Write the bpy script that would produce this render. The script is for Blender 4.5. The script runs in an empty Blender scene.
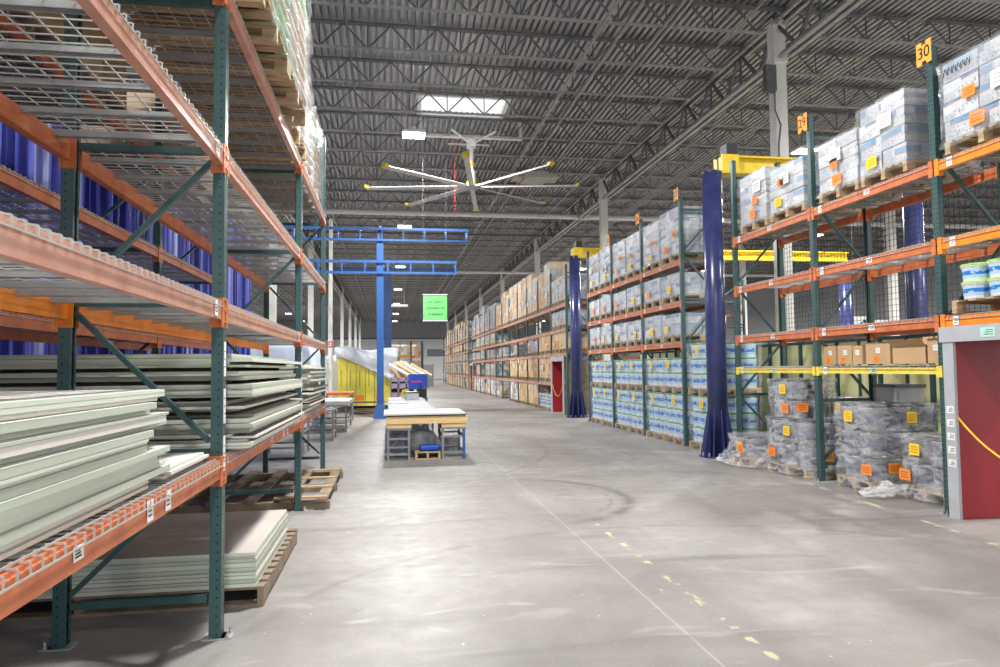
import bpy, math, random
from mathutils import Vector, Matrix
rnd = random.Random(7)
sc = bpy.context.scene
col = sc.collection
# ------------------------------------------------------------------ camera
def cam_matrix(yaw, pitch, roll):
    cy, sy, cp, sp = math.cos(yaw), math.sin(yaw), math.cos(pitch), math.sin(pitch)
    f = Vector((sy*cp, cy*cp, sp)); r = Vector((cy, -sy, 0)); u = r.cross(f)
    c, s = math.cos(roll), math.sin(roll)
    r2 = r*c + u*s; u2 = u*c - r*s
    m = Matrix((r2, u2, -f)).transposed().to_4x4()
    m.translation = Vector((0, 0, 1.5))
    return m
cd = bpy.data.cameras.new('camera'); cam = bpy.data.objects.new('camera', cd); col.objects.link(cam)
cd.sensor_width = 36; cd.lens = 25.2; cd.clip_start = .05; cd.clip_end = 300
cam.matrix_world = cam_matrix(math.radians(8.965), math.radians(2.845), math.radians(-.606))
sc.camera = cam
# ------------------------------------------------------------------ world, exposure, lamps
w = bpy.data.worlds.new('World'); sc.world = w; w.use_nodes = True
w.node_tree.nodes['Background'].inputs[0].default_value = (.92, .96, 1, 1)
w.node_tree.nodes['Background'].inputs[1].default_value = .95
sc.view_settings.view_transform = 'Standard'; sc.view_settings.look = 'None'
sc.view_settings.gamma = 1; sc.view_settings.use_curve_mapping = False
sc.view_settings.exposure = 0.42
sc.cycles.max_bounces = 8; sc.cycles.diffuse_bounces = 4; sc.cycles.transparent_max_bounces = 14
sc.cycles.sample_clamp_indirect = 6
LAMP_W = 720
LAMPS = [(x, y) for x in (-11.2, .66, 12.2, 20.6) for y in (-5.7, 6.6, 18.85, 31.2, 43.6, 56, 68.4, 80.7, 93)]
for i, (x, y) in enumerate(LAMPS):
    ld = bpy.data.lights.new('high_bay_lamp', 'AREA'); ld.shape = 'RECTANGLE'; ld.size = .6; ld.size_y = .5
    ld.energy = LAMP_W; ld.color = (1.0, .985, .955); ld.spread = math.radians(170)
    lo = bpy.data.objects.new('high_bay_lamp', ld); lo.location = (x, y, 7.78); col.objects.link(lo)
# ------------------------------------------------------------------ helpers
def ordw(n):
    a = ['zeroth','first','second','third','fourth','fifth','sixth','seventh','eighth','ninth','tenth','eleventh','twelfth','thirteenth','fourteenth','fifteenth','sixteenth','seventeenth','eighteenth','nineteenth']
    t = ['','','twenty','thirty','forty','fifty']; tt = ['','','twentieth','thirtieth','fortieth','fiftieth']
    if n < 20: return a[n]
    return tt[n//10] if n % 10 == 0 else t[n//10] + '-' + a[n % 10]
class MB:
    def __init__(s): s.v = []; s.f = []; s.m = []
    def quadbox(s, c8, m=0):
        b = len(s.v); s.v += [tuple(p) for p in c8]
        for q in ((0,3,2,1),(4,5,6,7),(0,1,5,4),(1,2,6,5),(2,3,7,6),(3,0,4,7)):
            s.f.append(tuple(b+i for i in q)); s.m.append(m)
    def box(s, x0, x1, y0, y1, z0, z1, m=0):
        s.quadbox([(x0,y0,z0),(x1,y0,z0),(x1,y1,z0),(x0,y1,z0),(x0,y0,z1),(x1,y0,z1),(x1,y1,z1),(x0,y1,z1)], m); return s
    def bar(s, p, q, a, b, m=0, up=(0,0,1)):
        p = Vector(p); q = Vector(q); d = (q-p).normalized(); up = Vector(up)
        if abs(d.dot(up)) > .99: up = Vector((0,1,0))
        r = d.cross(up).normalized(); u = r.cross(d)
        r = r*a/2; u = u*b/2
        s.quadbox([p-r-u, p+r-u, q+r-u, q-r-u, p-r+u, p+r+u, q+r+u, q-r+u], m); return s
    def tube(s, pts, r, n=8, m=0, cap=True):
        pts = [Vector(p) for p in pts]; b0 = len(s.v); rs = r if isinstance(r, (list, tuple)) else [r]*len(pts)
        for i, p in enumerate(pts):
            d = (pts[min(i+1, len(pts)-1)] - pts[max(i-1, 0)]).normalized()
            up = Vector((0,0,1)) if abs(d.z) < .95 else Vector((1,0,0))
            a = d.cross(up).normalized(); c = a.cross(d)
            for k in range(n):
                t = 2*math.pi*k/n; s.v.append(tuple(p + (a*math.cos(t) + c*math.sin(t))*rs[i]))
        for i in range(len(pts)-1):
            for k in range(n):
                k2 = (k+1) % n
                s.f.append((b0+i*n+k, b0+i*n+k2, b0+(i+1)*n+k2, b0+(i+1)*n+k)); s.m.append(m)
        if cap:
            s.f.append(tuple(b0+k for k in range(n))); s.m.append(m)
            s.f.append(tuple(b0+(len(pts)-1)*n+n-1-k for k in range(n))); s.m.append(m)
        return s
    def lathe(s, prof, c=(0,0,0), n=20, ms=None):
        b0 = len(s.v)
        for (r, z) in prof:
            for k in range(n):
                t = 2*math.pi*k/n; s.v.append((c[0]+r*math.cos(t), c[1]+r*math.sin(t), c[2]+z))
        for i in range(len(prof)-1):
            for k in range(n):
                k2 = (k+1) % n
                s.f.append((b0+i*n+k, b0+i*n+k2, b0+(i+1)*n+k2, b0+(i+1)*n+k)); s.m.append(ms[i] if ms else 0)
        s.f.append(tuple(b0+n-1-k for k in range(n))); s.m.append(ms[0] if ms else 0)
        s.f.append(tuple(b0+(len(prof)-1)*n+k for k in range(n))); s.m.append(ms[-1] if ms else 0)
        return s
    def grid(s, fn, nu, nv, m=0):
        b = len(s.v)
        for j in range(nv+1):
            for i in range(nu+1): s.v.append(tuple(fn(i/nu, j/nv)))
        for j in range(nv):
            for i in range(nu):
                a = b+j*(nu+1)+i; s.f.append((a, a+1, a+nu+2, a+nu+1)); s.m.append(m)
        return s
    def mesh(s, name, mats, smooth=False):
        me = bpy.data.meshes.new(name); me.from_pydata(s.v, [], s.f)
        if not isinstance(mats, (list, tuple)): mats = [mats]
        for m in mats: me.materials.append(m)
        me.polygons.foreach_set('material_index', s.m)
        if smooth: me.polygons.foreach_set('use_smooth', [True]*len(s.f))
        me.update(); return me
    def build(s, name, mats, parent=None, loc=(0,0,0), rz=0, smooth=False):
        return inst(s.mesh(name, mats, smooth), name, parent, loc, rz)
def inst(me, name, parent=None, loc=(0,0,0), rz=0):
    o = bpy.data.objects.new(name, me); col.objects.link(o)
    o.location = loc; o.rotation_euler = (0, 0, rz)
    if parent: o.parent = parent
    return o
def tag(o, label, cat, group=None):
    o['label'] = label; o['category'] = cat
    if group: o['group'] = group
    return o
def thing(name, label, cat, loc=(0,0,0), rz=0, group=None):
    return tag(inst(None, name, None, loc, rz), label, cat, group)
def struct(o): o['kind'] = 'structure'; return o
def copy_tree(o, loc=None, parent=None):
    c = o.copy(); col.objects.link(c)
    if parent: c.parent = parent
    for ch in o.children: copy_tree(ch, None, c)
    if loc is not None: c.location = loc
    return c
def bevel(o, wd=.004, seg=2):
    b = o.modifiers.new('bevel', 'BEVEL'); b.width = wd; b.segments = seg; b.limit_method = 'ANGLE'; return o
# ------------------------------------------------------------------ materials
def nmat(name):
    m = bpy.data.materials.new(name); m.use_nodes = True; nt = m.node_tree
    return m, nt, nt.nodes['Principled BSDF']
def mat(name, c, rough=.5, metal=0., var=.12, scale=8., bump=0., bscale=40., spec=.5, c2=None, stretch=None):
    m, nt, p = nmat(name); N = nt.nodes; L = nt.links
    tc = N.new('ShaderNodeTexCoord'); src = tc.outputs['Object']
    if stretch:
        mp = N.new('ShaderNodeMapping'); mp.inputs['Scale'].default_value = stretch; L.new(src, mp.inputs[0]); src = mp.outputs[0]
    n = N.new('ShaderNodeTexNoise'); n.inputs['Scale'].default_value = scale; n.inputs['Detail'].default_value = 5
    L.new(src, n.inputs['Vector'])
    r = N.new('ShaderNodeValToRGB'); r.color_ramp.elements[0].position = .3; r.color_ramp.elements[1].position = .7
    a = [x*(1-var) for x in c]; b = [min(1, x*(1+var)) for x in c] if c2 is None else c2
    r.color_ramp.elements[0].color = (*a, 1); r.color_ramp.elements[1].color = (*b, 1)
    L.new(n.outputs['Fac'], r.inputs[0]); L.new(r.outputs[0], p.inputs['Base Color'])
    p.inputs['Roughness'].default_value = rough; p.inputs['Metallic'].default_value = metal
    p.inputs['Specular IOR Level'].default_value = spec
    if bump:
        n2 = N.new('ShaderNodeTexNoise'); n2.inputs['Scale'].default_value = bscale; L.new(src, n2.inputs['Vector'])
        bp = N.new('ShaderNodeBump'); bp.inputs['Strength'].default_value = bump; bp.inputs['Distance'].default_value = .01
        L.new(n2.outputs['Fac'], bp.inputs['Height']); L.new(bp.outputs[0], p.inputs['Normal'])
    return m
def math_n(nt, op, a, b=None, c=None):
    n = nt.nodes.new('ShaderNodeMath'); n.operation = op
    for i, v in enumerate((a, b, c)):
        if v is None: continue
        if isinstance(v, (int, float)): n.inputs[i].default_value = v
        else: nt.links.new(v, n.inputs[i])
    return n.outputs[0]
def mix_col(nt, fac, a, b):
    n = nt.nodes.new('ShaderNodeMix'); n.data_type = 'RGBA'
    for s, v in ((n.inputs[0], fac), (n.inputs[6], a), (n.inputs[7], b)):
        if isinstance(v, (int, float)): s.default_value = v
        elif isinstance(v, tuple): s.default_value = (*v, 1)
        else: nt.links.new(v, s)
    return n.outputs[2]
def post_mat(name, c, sd=1):
    m, nt, p = nmat(name); N = nt.nodes; L = nt.links
    tc = N.new('ShaderNodeTexCoord'); sp = N.new('ShaderNodeSeparateXYZ'); L.new(tc.outputs['Object'], sp.inputs[0])
    sn = N.new('ShaderNodeSeparateXYZ'); L.new(tc.outputs['Normal'], sn.inputs[0])
    isx = math_n(nt, 'GREATER_THAN', math_n(nt, 'ABSOLUTE', sn.outputs[0]), .5)
    cy = math_n(nt, 'SUBTRACT', math_n(nt, 'ABSOLUTE', sp.outputs[1]), .018)
    cx = math_n(nt, 'SUBTRACT', sp.outputs[0], .016*sd)
    dz = math_n(nt, 'SUBTRACT', math_n(nt, 'FRACT', math_n(nt, 'MULTIPLY', sp.outputs[2], 19.7)), .5)
    dz = math_n(nt, 'MULTIPLY', dz, .0508)
    def circ(u, r):
        return math_n(nt, 'LESS_THAN', math_n(nt, 'ADD', math_n(nt, 'POWER', u, 2.), math_n(nt, 'POWER', dz, 2.)), r*r)
    hole = math_n(nt, 'ADD', math_n(nt, 'MULTIPLY', isx, circ(cy, .009)), math_n(nt, 'MULTIPLY', math_n(nt, 'SUBTRACT', 1., isx), math_n(nt, 'MULTIPLY', circ(cx, .006), 1.)))
    n = N.new('ShaderNodeTexNoise'); n.inputs['Scale'].default_value = 14; L.new(tc.outputs['Object'], n.inputs['Vector'])
    base = mix_col(nt, n.outputs['Fac'], tuple(x*.8 for x in c), tuple(x*1.25 for x in c))
    L.new(mix_col(nt, hole, base, (.004,.006,.006)), p.inputs['Base Color'])
    p.inputs['Roughness'].default_value = .38
    return m
GREENS = {1: post_mat('green_post_steel', (.036, .088, .088)), -1: post_mat('green_post_steel', (.036, .088, .088), -1)}
GREEN_P = mat('green_painted_steel', (.035, .085, .085), .38)
ORANGE = mat('orange_beam_paint', (.56, .14, .045), .42, var=.18, c2=(.64,.19,.07))
ORANGE2 = mat('bright_orange_paint', (.85, .25, .02), .4, var=.1)
PINKISH = mat('pinkish_orange_paint', (.54, .24, .16), .36, var=.15, c2=(.62,.33,.25))  # pinker, less saturated orange than the other beam paint
YELLOWB = mat('yellow_beam_paint', (.85, .66, .08), .4, var=.1)
GALV = mat('galvanised_steel', (.42, .43, .43), .42, .4, var=.12)
WIRE = mat('galvanised_wire', (.50, .49, .46), .4, .4, var=.08)
DARKWIRE = mat('black_wire', (.03, .03, .03), .5, 0)
CREAM = mat('white_painted_steel', (.78, .77, .73), .5, var=.06)
DARKSTEEL = mat('grey_roof_steel', (.13, .132, .135), .5, .1, var=.15)
LIGHTSTEEL = mat('light_grey_roof_steel', (.36, .355, .335), .45, .1, var=.15)
NAVY = mat('navy_column_paint', (.036, .046, .145), .25, var=.2, scale=3)
BLUE = mat('blue_crane_paint', (.02, .09, .29), .4, var=.12)
YELLOW = mat('yellow_crane_paint', (.80, .58, .02), .4, var=.12)
WOOD = mat('raw_pallet_wood', (.42, .30, .17), .75, var=.25, scale=6, stretch=(1,1,6), bump=.15)
WOOD2 = mat('weathered_pallet_wood', (.22, .165, .115), .8, var=.35, scale=5, bump=.2)
PLYW = mat('pale_pine_wood', (.68, .48, .23), .6, var=.12, scale=5, stretch=(1,1,8))
CARD = mat('brown_cardboard', (.50, .33, .18), .75, var=.08, scale=3)
CARD2 = mat('pale_cardboard', (.60, .45, .29), .75, var=.08, scale=3)
TAPE = mat('clear_tape', (.55, .42, .28), .25, var=.05)
LABO = mat('orange_paper_label', (.95, .27, .03), .6, var=.05)
LABY = mat('yellow_paper_label', (.97, .62, .02), .6, var=.05)
LABW = mat('white_paper_label', (.82, .82, .80), .6, var=.04)
LABG = mat('mint_paper_label', (.45, .72, .62), .6, var=.05)
LABR = mat('red_paper_label', (.75, .03, .03), .6, var=.05)
INK = mat('black_marker_ink', (.01, .01, .012), .6)
BOARD_E = mat('sage_green_board_edge', (.36, .42, .33), .7, var=.12, scale=1.2, c2=(.58,.62,.52), stretch=(.4,.4,30))
BOARD_E2 = mat('pale_green_board_edge', (.60, .64, .54), .7, var=.08, scale=1.2, stretch=(.4,.4,30))
BOARD_W = mat('off_white_board_edge', (.70, .68, .61), .7, var=.05, scale=1.2, stretch=(.4,.4,30))
BOARD_T = mat('grey_board_face', (.42, .385, .35), .7, var=.06, scale=1.5)
BOARD_TW = mat('white_board_face', (.60, .60, .57), .6, var=.05, scale=1.5)
BLACKP = mat('black_plastic', (.02, .02, .022), .45)
WHITEP = mat('white_plastic', (.75, .77, .78), .35, var=.05)
REDP = mat('red_painted_panel', (.30, .018, .026), .3, var=.12, scale=1.5)
GREYP = mat('grey_frame_panel', (.42, .44, .47), .4, var=.06)
PALEYEL = mat('pale_yellow_panel', (.80, .80, .42), .6, var=.06, scale=1.)
TARPM = mat('white_tarpaulin', (.62, .66, .74), .35, var=.1, scale=2, bump=.5, bscale=6)
YPACK = mat('yellow_wrapped_panel', (.80, .70, .10), .4, var=.1, scale=2)
BLUEBIN = mat('blue_plastic_bin', (.01, .06, .42), .35)
PURPLE = mat('purple_crate_plastic', (.30, .24, .33), .5, var=.25)
GREENSIGN = mat('green_banner', (.22, .80, .24), .6, var=.06)
GREENINK = mat('dark_green_print', (.04, .22, .06), .6)
ROPE = mat('yellow_orange_rope', (.95, .50, .02), .5)
LENS = bpy.data.materials.new('lit_lamp_lens'); LENS.use_nodes = True
_p = LENS.node_tree.nodes['Principled BSDF']; _p.inputs['Emission Color'].default_value = (1,1,1,1); _p.inputs['Emission Strength'].default_value = 14

def shader_mix(name, fac_lo, fac_hi, tr_col, body, rough, translucent=False, scale=3., bumpk=.6, stretch=None):
    m, nt, p = nmat(name); N = nt.nodes; L = nt.links
    p.inputs['Base Color'].default_value = (*body, 1); p.inputs['Roughness'].default_value = rough
    tc = N.new('ShaderNodeTexCoord'); src = tc.outputs['Object']
    if stretch:
        mp = N.new('ShaderNodeMapping'); mp.inputs['Scale'].default_value = stretch; L.new(src, mp.inputs[0]); src = mp.outputs[0]
    n = N.new('ShaderNodeTexNoise'); n.inputs['Scale'].default_value = scale; n.inputs['Detail'].default_value = 6; n.inputs['Distortion'].default_value = 1.2
    L.new(src, n.inputs['Vector'])
    mr = N.new('ShaderNodeMapRange'); mr.inputs[1].default_value = .35; mr.inputs[2].default_value = .68
    mr.inputs[3].default_value = fac_lo; mr.inputs[4].default_value = fac_hi; L.new(n.outputs['Fac'], mr.inputs[0])
    t = N.new('ShaderNodeBsdfTranslucent') if translucent else N.new('ShaderNodeBsdfTransparent')
    t.inputs[0].default_value = (*tr_col, 1)
    mx = N.new('ShaderNodeMixShader'); L.new(mr.outputs[0], mx.inputs[0]); L.new(t.outputs[0], mx.inputs[1]); L.new(p.outputs[0], mx.inputs[2])
    bp = N.new('ShaderNodeBump'); bp.inputs['Strength'].default_value = bumpk; bp.inputs['Distance'].default_value = .03
    L.new(n.outputs['Fac'], bp.inputs['Height']); L.new(bp.outputs[0], p.inputs['Normal'])
    L.new(mx.outputs[0], N['Material Output'].inputs[0])
    return m
FILM = shader_mix('clear_stretch_film', .03, .24, (1,1,1), (.80,.83,.88), .14, scale=4., bumpk=.6)
FILM2 = shader_mix('cloudy_stretch_film', .06, .48, (.98,.98,.98), (.74,.76,.79), .16, scale=5., bumpk=.7, stretch=(1,1,2.5))
def curtain_mat():
    m = shader_mix('blue_vinyl_curtain', .3, .85, (.13,.14,.60), (.05,.06,.30), .25, True, scale=2., bumpk=.1, stretch=(1,3,.3))
    nt = m.node_tree; N = nt.nodes; L = nt.links
    tc = N.new('ShaderNodeTexCoord'); mp = N.new('ShaderNodeMapping'); mp.inputs['Scale'].default_value = (0, 9., .12); L.new(tc.outputs['Object'], mp.inputs[0])
    n = N.new('ShaderNodeTexNoise'); n.inputs['Scale'].default_value = 1.; n.inputs['Detail'].default_value = 4; L.new(mp.outputs[0], n.inputs['Vector'])
    r = N.new('ShaderNodeValToRGB'); e = r.color_ramp.elements
    e[0].position = .45; e[0].color = (.012,.014,.10,1); e[1].position = .54; e[1].color = (.07,.08,.38,1)
    x = e.new(.61); x.color = (.16,.18,.50,1); x = e.new(.69); x.color = (.52,.55,.78,1)
    L.new(n.outputs['Fac'], r.inputs[0]); L.new(r.outputs[0], N['Principled BSDF'].inputs['Base Color'])
    for q in N:
        if q.type == 'BSDF_TRANSLUCENT': L.new(r.outputs[0], q.inputs[0])
    return m
CURTAIN = curtain_mat()
PLASTIC = shader_mix('milky_plastic_sheet', .45, .9, (.8,.86,.95), (.62,.68,.78), .3, True, scale=2.5, bumpk=.8)

def print_mat(name, base, blue, orange, h):
    """printed carton: white box with a blue band, a thin orange line and rows of small dark print"""
    m, nt, p = nmat(name); N = nt.nodes; L = nt.links
    tc = N.new('ShaderNodeTexCoord'); sp = N.new('ShaderNodeSeparateXYZ'); L.new(tc.outputs['Object'], sp.inputs[0])
    x, y, z = sp.outputs; zz = math_n(nt, 'DIVIDE', z, h); u = math_n(nt, 'ADD', x, y)
    oi0 = N.new('ShaderNodeObjectInfo'); zs = math_n(nt, 'ADD', math_n(nt, 'ADD', zz, math_n(nt, 'MULTIPLY', u, .22)), math_n(nt, 'MULTIPLY', math_n(nt, 'SUBTRACT', oi0.outputs['Random'], .5), .35))
    wide = math_n(nt, 'GREATER_THAN', math_n(nt, 'SINE', math_n(nt, 'ADD', math_n(nt, 'MULTIPLY', u, 11.), math_n(nt, 'MULTIPLY', oi0.outputs['Random'], 17.))), -.35)
    def band(v, a, b): return math_n(nt, 'MULTIPLY', math_n(nt, 'GREATER_THAN', v, a), math_n(nt, 'LESS_THAN', v, b))
    c = mix_col(nt, math_n(nt, 'MULTIPLY', band(zs, .60, .86), wide), base, blue)
    c = mix_col(nt, math_n(nt, 'MULTIPLY', band(zs, .54, .60), wide), c, orange)
    mp = N.new('ShaderNodeCombineXYZ'); L.new(math_n(nt, 'MULTIPLY', u, 38.), mp.inputs[0]); L.new(math_n(nt, 'MULTIPLY', z, 26.), mp.inputs[1])
    v = N.new('ShaderNodeTexVoronoi'); v.inputs['Scale'].default_value = 1.; L.new(mp.outputs[0], v.inputs['Vector'])
    n = N.new('ShaderNodeTexNoise'); n.inputs['Scale'].default_value = 9.; L.new(tc.outputs['Object'], n.inputs['Vector'])
    txt = math_n(nt, 'MULTIPLY', math_n(nt, 'LESS_THAN', v.outputs['Distance'], .33), math_n(nt, 'GREATER_THAN', n.outputs['Fac'], .44))
    txt = math_n(nt, 'MULTIPLY', txt, band(zz, .1, .5))
    c = mix_col(nt, math_n(nt, 'MULTIPLY', txt, .85), c, (.14,.16,.2))
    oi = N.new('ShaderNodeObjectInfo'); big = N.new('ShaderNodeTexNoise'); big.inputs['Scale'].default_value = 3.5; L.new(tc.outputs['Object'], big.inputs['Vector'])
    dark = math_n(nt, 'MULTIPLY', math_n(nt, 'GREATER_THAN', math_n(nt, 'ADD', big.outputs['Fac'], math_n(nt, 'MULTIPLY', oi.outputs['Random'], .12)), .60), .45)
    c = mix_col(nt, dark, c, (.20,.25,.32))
    edge = math_n(nt, 'MAXIMUM', math_n(nt, 'LESS_THAN', zz, .05), math_n(nt, 'GREATER_THAN', zz, .94))  # gap shade between stacked layers, put into the carton colour
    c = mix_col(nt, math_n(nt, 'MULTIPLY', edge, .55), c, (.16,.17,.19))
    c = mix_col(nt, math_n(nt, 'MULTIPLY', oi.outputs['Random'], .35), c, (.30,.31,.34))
    L.new(c, p.inputs['Base Color']); p.inputs['Roughness'].default_value = .35
    return m
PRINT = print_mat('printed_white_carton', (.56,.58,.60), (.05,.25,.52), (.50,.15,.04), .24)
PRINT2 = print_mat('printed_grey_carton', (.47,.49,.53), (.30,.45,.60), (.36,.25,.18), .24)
PRINTG = print_mat('printed_green_carton', (.62,.62,.54), (.10,.52,.18), (.45,.30,.16), .2)
def pail_mats():
    m, nt, p = nmat('white_pail_label'); N = nt.nodes; L = nt.links
    tc = N.new('ShaderNodeTexCoord'); sp = N.new('ShaderNodeSeparateXYZ'); L.new(tc.outputs['Object'], sp.inputs[0])
    z = sp.outputs[2]
    def band(v, a, b): return math_n(nt, 'MULTIPLY', math_n(nt, 'GREATER_THAN', v, a), math_n(nt, 'LESS_THAN', v, b))
    n = N.new('ShaderNodeTexNoise'); n.inputs['Scale'].default_value = 18; L.new(tc.outputs['Object'], n.inputs['Vector'])
    blue = math_n(nt, 'MULTIPLY', band(z, .12, .20), math_n(nt, 'GREATER_THAN', n.outputs['Fac'], .42))
    c = mix_col(nt, band(z, .06, .24), (.72,.76,.80), (.42,.60,.78))
    c = mix_col(nt, blue, c, (.02,.20,.60))
    L.new(c, p.inputs['Base Color']); p.inputs['Roughness'].default_value = .3
    return m
PAIL = pail_mats()
GLID = mat('green_pail_lid', (.05, .33, .20), .4)
LLID = mat('light_green_pail_lid', (.42, .70, .14), .4)
GREYPAIL = mat('grey_pail_plastic', (.38, .39, .42), .3, var=.1)
GREYLID = mat('dark_grey_pail_lid', (.09, .095, .105), .35)
BLUELAB = mat('blue_pail_print', (.07, .09, .28), .5, var=.5, scale=9, c2=(.36,.37,.40))

# ------------------------------------------------------------------ floor
def floor_mat():
    m, nt, p = nmat('polished_concrete'); N = nt.nodes; L = nt.links
    tc = N.new('ShaderNodeTexCoord'); O = tc.outputs['Object']
    sp = N.new('ShaderNodeSeparateXYZ'); L.new(O, sp.inputs[0]); x, y, z = sp.outputs
    def noise(s, d=5, st=None, dist=0):
        src = O
        if st:
            mp = N.new('ShaderNodeMapping'); mp.inputs['Scale'].default_value = st; L.new(O, mp.inputs[0]); src = mp.outputs[0]
        n = N.new('ShaderNodeTexNoise'); n.inputs['Scale'].default_value = s; n.inputs['Detail'].default_value = d; n.inputs['Distortion'].default_value = dist
        L.new(src, n.inputs['Vector']); return n.outputs['Fac']
    def ramp(v, a, b, lo=0., hi=1.):
        r = N.new('ShaderNodeMapRange'); r.inputs[1].default_value = a; r.inputs[2].default_value = b; r.inputs[3].default_value = lo; r.inputs[4].default_value = hi
        L.new(v, r.inputs[0]); return r.outputs[0]
    n1 = noise(.55, 8, None, .6); n2 = noise(6, 6); n3 = noise(60, 3)
    c = mix_col(nt, ramp(n1, .3, .7), (.185,.172,.161), (.315,.302,.290))
    c = mix_col(nt, ramp(n2, .42, .75, 0, .35), c, (.22,.21,.205))
    c = mix_col(nt, ramp(n3, .55, .8, 0, .25), c, (.52,.51,.5))
    def absd(v, k): return math_n(nt, 'ABSOLUTE', math_n(nt, 'SUBTRACT', v, k))
    def below(v, k): return math_n(nt, 'LESS_THAN', v, k)
    # saw-cut joints
    j = below(absd(x, 1.645), .008)
    for k in (-4.2, 7.8): j = math_n(nt, 'MAXIMUM', j, below(absd(x, k), .006))
    for k in (2.2, 8.3, 14.4, 20.5, 26.6, 38.8): j = math_n(nt, 'MAXIMUM', j, below(absd(y, k), .006))
    c = mix_col(nt, math_n(nt, 'MULTIPLY', j, .25), c, (.60,.59,.57))
    # curved tyre scuffs
    def ring(cx, cy, r, wd, amt, c, cut=None):
        d = math_n(nt, 'SQRT', math_n(nt, 'ADD', math_n(nt, 'POWER', math_n(nt, 'SUBTRACT', x, cx), 2.), math_n(nt, 'POWER', math_n(nt, 'SUBTRACT', y, cy), 2.)))
        k = ramp(absd(d, r), 0, wd, 1, 0)
        k = math_n(nt, 'MULTIPLY', k, ramp(noise(3.5, 5), .34, .54)); k = math_n(nt, 'MULTIPLY', k, amt)
        if cut is not None: k = math_n(nt, 'MULTIPLY', k, cut)
        return mix_col(nt, k, c, (.09,.085,.08))
    right = ramp(x, 1.3, 2.2)
    c = ring(1.25, 8.0, 1.45, .11, .75, c, right); c = ring(1.25, 8.0, 1.25, .04, .5, c, right)
    c = ring(-2.5, 13.5, 5.4, .07, .45, c, ramp(x, .2, 1.2)); c = ring(5.5, 14.5, 5.2, .06, .4, c); c = ring(2.2, 3.2, 3.2, .06, .35, c)
    # straight traffic scuffs along the aisle
    st = noise(1.6, 6, (1., .12, 1.), .4)
    c = mix_col(nt, ramp(st, .54, .72, 0, .6), c, (.17,.16,.155))
    cross = noise(1.4, 6, (.25, 1.6, 1.), 1.)
    c = mix_col(nt, ramp(cross, .57, .70, 0, .6), c, (.15,.142,.135))
    c = mix_col(nt, ramp(noise(2.2, 7, (.5, 1.2, 1.), 1.5), .60, .76, 0, .45), c, (.50,.49,.47))
    # worn yellow paint dashes
    fl = ramp(noise(7, 5), .53, .60); 
    y1 = math_n(nt, 'MULTIPLY', below(absd(x, 1.95), .024), math_n(nt, 'MULTIPLY', fl, below(y, 6.6)))
    lx = math_n(nt, 'SUBTRACT', x, math_n(nt, 'MULTIPLY', math_n(nt, 'SUBTRACT', y, 5.57), .10))
    y2 = math_n(nt, 'MULTIPLY', below(absd(lx, 4.98), .03), math_n(nt, 'MULTIPLY', ramp(noise(4.2, 3), .5, .54), below(y, 11.)))
    yy = math_n(nt, 'MAXIMUM', y1, y2)
    c = mix_col(nt, math_n(nt, 'MULTIPLY', yy, .6), c, (.66,.60,.34))
    # pale drips of plaster
    c = mix_col(nt, ramp(noise(22, 2), .73, .76, 0, .6), c, (.68,.68,.66))
    L.new(c, p.inputs['Base Color'])
    L.new(ramp(n2, .3, .7, .38, .56), p.inputs['Roughness'])
    p.inputs['Specular IOR Level'].default_value = .4
    bp = N.new('ShaderNodeBump'); bp.inputs['Strength'].default_value = .12; bp.inputs['Distance'].default_value = .01
    L.new(n2, bp.inputs['Height']); L.new(bp.outputs[0], p.inputs['Normal'])
    return m
YF, YE = -6., 106.5
struct(MB().box(-16.5, 33, YF, YE, -.15, 0).build('floor', floor_mat()))
# ------------------------------------------------------------------ walls
WALLM = mat('painted_block_wall', (.70, .72, .74), .7, var=.04)
WALLG = mat('grey_ribbed_cladding', (.34, .35, .37), .6, var=.08)
mb = MB().box(-16.5, 33, YE, YE+.2, 0, 6.1, 0).box(-16.5, 33, YE, YE+.2, 6.1, 9.2, 1)
for i in range(160): mb.box(-16.5+i*.31, -16.5+i*.31+.12, YE-.05, YE, 6.1, 8.8, 1)
mb.box(-16.5, 33, YE-.06, YE, 6.05, 6.2, 2)
mb.box(5.6, 33, YE-.03, YE, 3.4, 4.5, 3)
struct(mb.build('wall_far', [WALLM, WALLG, mat('dark_trim', (.06,.06,.07), .6), mat('grey_blue_stripe', (.20,.23,.28), .6)]))
struct(MB().box(-16.7, -16.5, YF, YE, 0, 9.2).build('wall_left', WALLM))
struct(MB().box(33, 33.2, YF, YE, 0, 9.2).build('wall_right', WALLG))
# ------------------------------------------------------------------ ceiling: ribbed deck with a skylight opening
ROOF = mat('ribbed_roof_deck', (.38, .375, .385), .38, .3, var=.12, scale=1.2)
SX0, SX1, SY0, SY1 = .87, 3.17, 18.38, 19.78
ZD = 8.81
def deck(mb, x0, x1, y0, y1):
    x = x0; p = .155
    while x < x1-1e-6:
        for (a, b, za, zb) in ((0,.078,0,0),(.078,.084,0,.10),(.084,.149,.10,.10),(.149,.155,.10,0)):
            xa = min(x+a, x1); xb = min(x+b, x1)
            bse = len(mb.v); mb.v += [(xa,y0,ZD+za),(xb,y0,ZD+zb),(xb,y1,ZD+zb),(xa,y1,ZD+za)]
            mb.f.append((bse, bse+3, bse+2, bse+1)); mb.m.append(0)
        x += p
mb = MB(); deck(mb, -16.5, SX0, YF, YE); deck(mb, SX1, 33, YF, YE); deck(mb, SX0, SX1, YF, SY0); deck(mb, SX0, SX1, SY1, YE)
struct(mb.build('ceiling', ROOF))
glz = shader_mix('skylight_glazing', .02, .08, (1,1,1), (.9,.92,.95), .3, scale=1)
mb = MB()
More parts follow.
